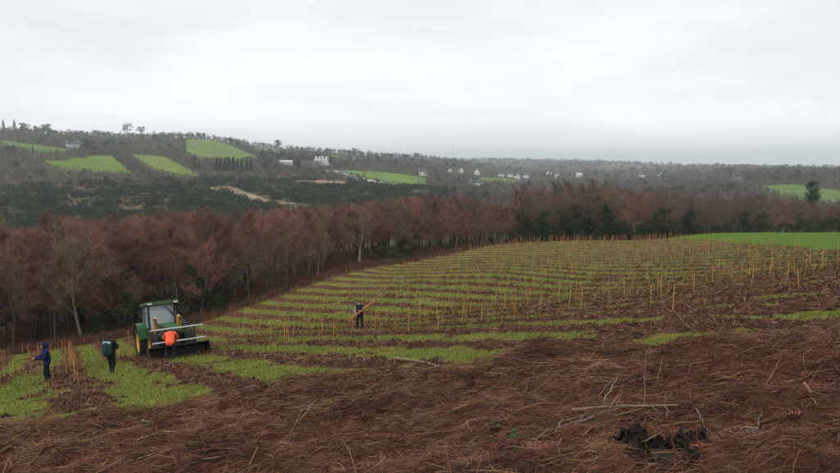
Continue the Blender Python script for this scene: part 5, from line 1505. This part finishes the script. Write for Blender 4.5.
def stalk(name, pts, rad, m, label, cat, twigs=0, seed=0):
    rg = np.random.default_rng(seed); pts = np.array(pts, float); o0 = pts[0].copy()
    t = np.linspace(0, 1, len(pts)); tt = np.linspace(0, 1, 9)
    P = np.stack([np.interp(tt, t, pts[:, i]) for i in range(3)], -1); P[1:-1] += rg.normal(0, .008, (7, 3))
    if not twigs:
        B = MB(); B.tube(P - o0, np.linspace(rad, rad * .45, 9), 6); o = link(name, B.mesh(name, m, True)); o.location = o0; return tag(o, label, cat)
    e = empty(name, o0); tag(e, label, cat); B = MB(); B.tube(P - o0, np.linspace(rad, rad * .45, 9), 6); link('stem', B.mesh('stem', m, True), e)
    for i in range(twigs):
        k = rg.integers(2, 8); B = MB(); d = unit((P[k] - P[k - 1])[None])[0] + rg.normal(0, .7, 3); q = P[k] - o0
        B.tube(np.array([q, q + d * .08, q + d * .15 + rg.normal(0, .02, 3)]), [rad * .5, rad * .35, rad * .15], 4); link('twig', B.mesh('twig', m), e)
    return e
def lie(px0, py0, px1, py1, lift=.05, lift1=None):
    a = np.array(gp(px0, py0)); b = np.array(gp(px1, py1)); a[2] += lift; b[2] += lift if lift1 is None else lift1; return [a, (a + b) / 2 + np.array([0, 0, .02]), b]
def upright(px, py0, py1, dx=0.0, y0=2.5):
    x, y, z = gp(px, py0, y0); t_, e_ = ray(px + dx, py1); return [(x, y, z - .05), ((x + t_ * y) / 2 + .01, y, (z + EYE + e_ * y) / 2), (t_ * y, y, EYE + e_ * y)]
stalk('fallen_branch', lie(572, 416, 678, 410, .12, .14), .018, DEADW, 'long pale branch lying level behind the dark stump', 'branch', 4, 1)
stalk('fallen_branch', lie(572, 430, 618, 413, .05, .08), .012, GREYW, 'thin grey branch slanting up to the pale branch', 'branch', 3, 2)
stalk('fallen_branch', lie(600, 405, 617, 385, .05, .18), .014, DEADW, 'pale forked twig behind the stump on its left', 'branch', 3, 3)
stalk('fallen_branch', lie(696, 412, 709, 432, .12, .03), .008, GREYW, 'short grey branch leaning right of the stump', 'branch', 3, 4)
stalk('dry_stem', upright(643, 408, 352, 3), .008, DEADW, 'tall pale dry stem curving up in the right foreground', 'stem')
stalk('dry_stem', upright(666, 415, 391), .007, DEADW, 'short pale stem standing right of the tall one', 'stem')
stalk('dry_stem', upright(675, 471, 418, -3), .010, REDST, 'red brown stem standing in front of the stump', 'stem')
stalk('dry_stem', upright(703, 468, 423, -8), .009, REDST, 'orange stem leaning left at the right side of the stump', 'stem')
stalk('dry_stem', upright(699, 471, 440, 2), .008, REDST, 'short red stem beside the leaning orange stem', 'stem')
stalk('dry_stem', upright(496, 471, 437, -3), .010, REDST, 'straight red stem at the bottom centre right', 'stem')
stalk('dry_stem', upright(491, 471, 441, -1), .008, REDST, 'thinner red stem left of the straight red one', 'stem')
stalk('fallen_branch', lie(300, 431, 318, 408, .04, .22), .009, DEADW, 'pale stick propped in the dark hollow', 'branch')
stalk('fallen_branch', lie(386, 434, 389, 413, .04, .18), .008, DEADW, 'pale curved twig right of the dark hollow', 'branch')
stalk('fallen_branch', lie(540, 447, 618, 421, .04, .05), .010, GREYW, 'long thin branch slanting across the centre right litter', 'branch', 3, 6)
stalk('fallen_branch', lie(555, 444, 563, 432, .05, .09), .011, DEADW, 'short pale stick left of the slanting branch', 'branch')
stalk('fallen_branch', lie(598, 389, 613, 379, .05, .12), .014, DEADW, 'small pale forked stick on the bare earth', 'branch', 2, 7)
stalk('fallen_branch', lie(172, 449, 183, 440, .05, .10), .011, DEADW, 'pale broken stick in the left foreground', 'branch')
stalk('fallen_branch', lie(0, 423, 38, 416, .06), .016, DEADW, 'straw coloured pole at the left border below the grass', 'branch')
stalk('fallen_branch', lie(395, 364, 440, 369, .10), .035, DEADW, 'pale half buried log at the edge of the middle grass', 'log', 2, 9)
stalk('fallen_branch', lie(755, 430, 763, 411, .05, .10), .008, GREYW, 'grey stick leaning on the dark stone', 'branch')
stalk('fallen_branch', lie(803, 400, 817, 412, .14, .05), .012, mat('orange_wood', (.42, .17, .07), None, 12, .8), 'split orange coloured stick at the right border', 'branch')
# dark stone
x, y, z = gp(753, 427); rg = np.random.default_rng(2); B = MB(); ell(B, (0, 0, .03), (.10, .08, .07)); B.V[0] = B.V[0] * (1 + rg.normal(0, .05, B.V[0].shape))
o = link('stone', B.mesh('stone', mat('dark_wet_stone', (.03, .033, .038), (.06, .06, .065), 14, .35), True)); o.location = (x, y, z + .01); tag(o, 'small dark wet stone in the right foreground', 'stone')
# bramble sprigs
BRL = mat('bramble_leaf', (.07, .105, .03), (.045, .07, .024), 14, .55, vary=.25, transl=.2)
BRP = mat('bramble_leaf_pale', (.20, .27, .17), (.13, .19, .11), 14, .5, transl=.2)
def bramble(px, py, n, h, label, m=BRL, seed=0):
    rg = np.random.default_rng(seed + 500); x, y, z = gp(px, py); e = empty('bramble_sprig', (x, y, z)); tag(e, label, 'bramble')
    P = limb(rg, (0, 0, -.03), (rg.normal(0, .5), rg.normal(0, .3), 1), h, 5, .25, -.04); B = MB(); B.tube(P, np.linspace(.006, .003, 6), 5); link('stem', B.mesh('stem', REDST), e)
    for i in range(n):
        k = rg.integers(1, 6); a = rg.uniform(0, 6.28); L_ = rg.uniform(.04, .075); d = np.array([math.cos(a), math.sin(a), rg.uniform(-.1, .5)]); s = np.array([-math.sin(a), math.cos(a), 0]) * .36
        u = np.linspace(0, 1, 6); wv = np.array([.1, .75, 1, .85, .5, .02])
        mid = P[k] + (d[None] * u[:, None] + np.array([0, 0, -.25])[None] * (u ** 2)[:, None]) * L_
        V = np.stack([mid - s * (wv * L_)[:, None] + np.array([0, 0, .012]), mid, mid + s * (wv * L_)[:, None] + np.array([0, 0, .012])], 1).reshape(-1, 3)
        F = [f for j in range(5) for f in ((3 * j, 3 * j + 1, 3 * j + 4), (3 * j, 3 * j + 4, 3 * j + 3), (3 * j + 1, 3 * j + 2, 3 * j + 5), (3 * j + 1, 3 * j + 5, 3 * j + 4))]
        B = MB(); B.add(V, F); link('leaf', B.mesh('leaf', m), e)
bramble(150, 427, 8, .22, 'pale green leafy sprig in the left foreground', BRP, 1)
bramble(164, 459, 8, .18, 'pale green leafy sprig near the bottom left', BRP, 2)
bramble(140, 464, 7, .14, 'small green sprig left of the pale one at bottom left', BRL, 3)
bramble(192, 458, 7, .16, 'green sprig right of the pale one at bottom left', BRL, 4)
bramble(252, 458, 8, .14, 'low green sprig at the bottom between centre and left', BRL, 5)
bramble(305, 462, 9, .16, 'green sprig at the bottom just left of centre', BRL, 6)
bramble(360, 465, 7, .12, 'small green sprig at the bottom centre', BRL, 7)
bramble(508, 448, 8, .18, 'dark green sprig beside the straight red stem', BRL, 8)
bramble(517, 462, 9, .16, 'bright green sprig below the straight red stem', BRL, 9)
bramble(495, 441, 6, .14, 'small yellow green sprig on top of the red stems', BRL, 10)
bramble(600, 437, 8, .16, 'green sprig left of the dark stump', BRL, 11)
bramble(801, 426, 7, .18, 'green sprig by the right border', BRL, 12)
bramble(432, 366, 10, .30, 'green tuft at the edge of the middle grass', BRL, 13)

# ------------------------------------------------------------------ damp air
hb = bpy.data.meshes.new('haze')
zl, zh = float(GZ.min()) - 1.0, float(GZ.max()) + 16.0
bx = [(-5800, -5800, zl), (5800, -5800, zl), (5800, 5800, zl), (-5800, 5800, zl), (-5800, -5800, zh), (5800, -5800, zh), (5800, 5800, zh), (-5800, 5800, zh)]
hb.from_pydata(bx, [], [(3, 2, 1, 0), (4, 5, 6, 7), (0, 1, 5, 4), (1, 2, 6, 5), (2, 3, 7, 6), (3, 0, 4, 7)])
hm = bpy.data.materials.new('haze'); hm.use_nodes = True
hm.node_tree.nodes.clear()
ho = hm.node_tree.nodes.new('ShaderNodeOutputMaterial')
hv = hm.node_tree.nodes.new('ShaderNodeVolumePrincipled')
hv.inputs['Color'].default_value = (.90, .955, 1.0, 1)
hv.inputs['Density'].default_value = HAZE
hv.inputs['Anisotropy'].default_value = 0.82
hm.node_tree.links.new(hv.outputs['Volume'], ho.inputs['Volume'])
hb.materials.append(hm)
haze = tag(link('haze', hb), 'thin grey damp air hanging over the valley', 'haze', kind='stuff')
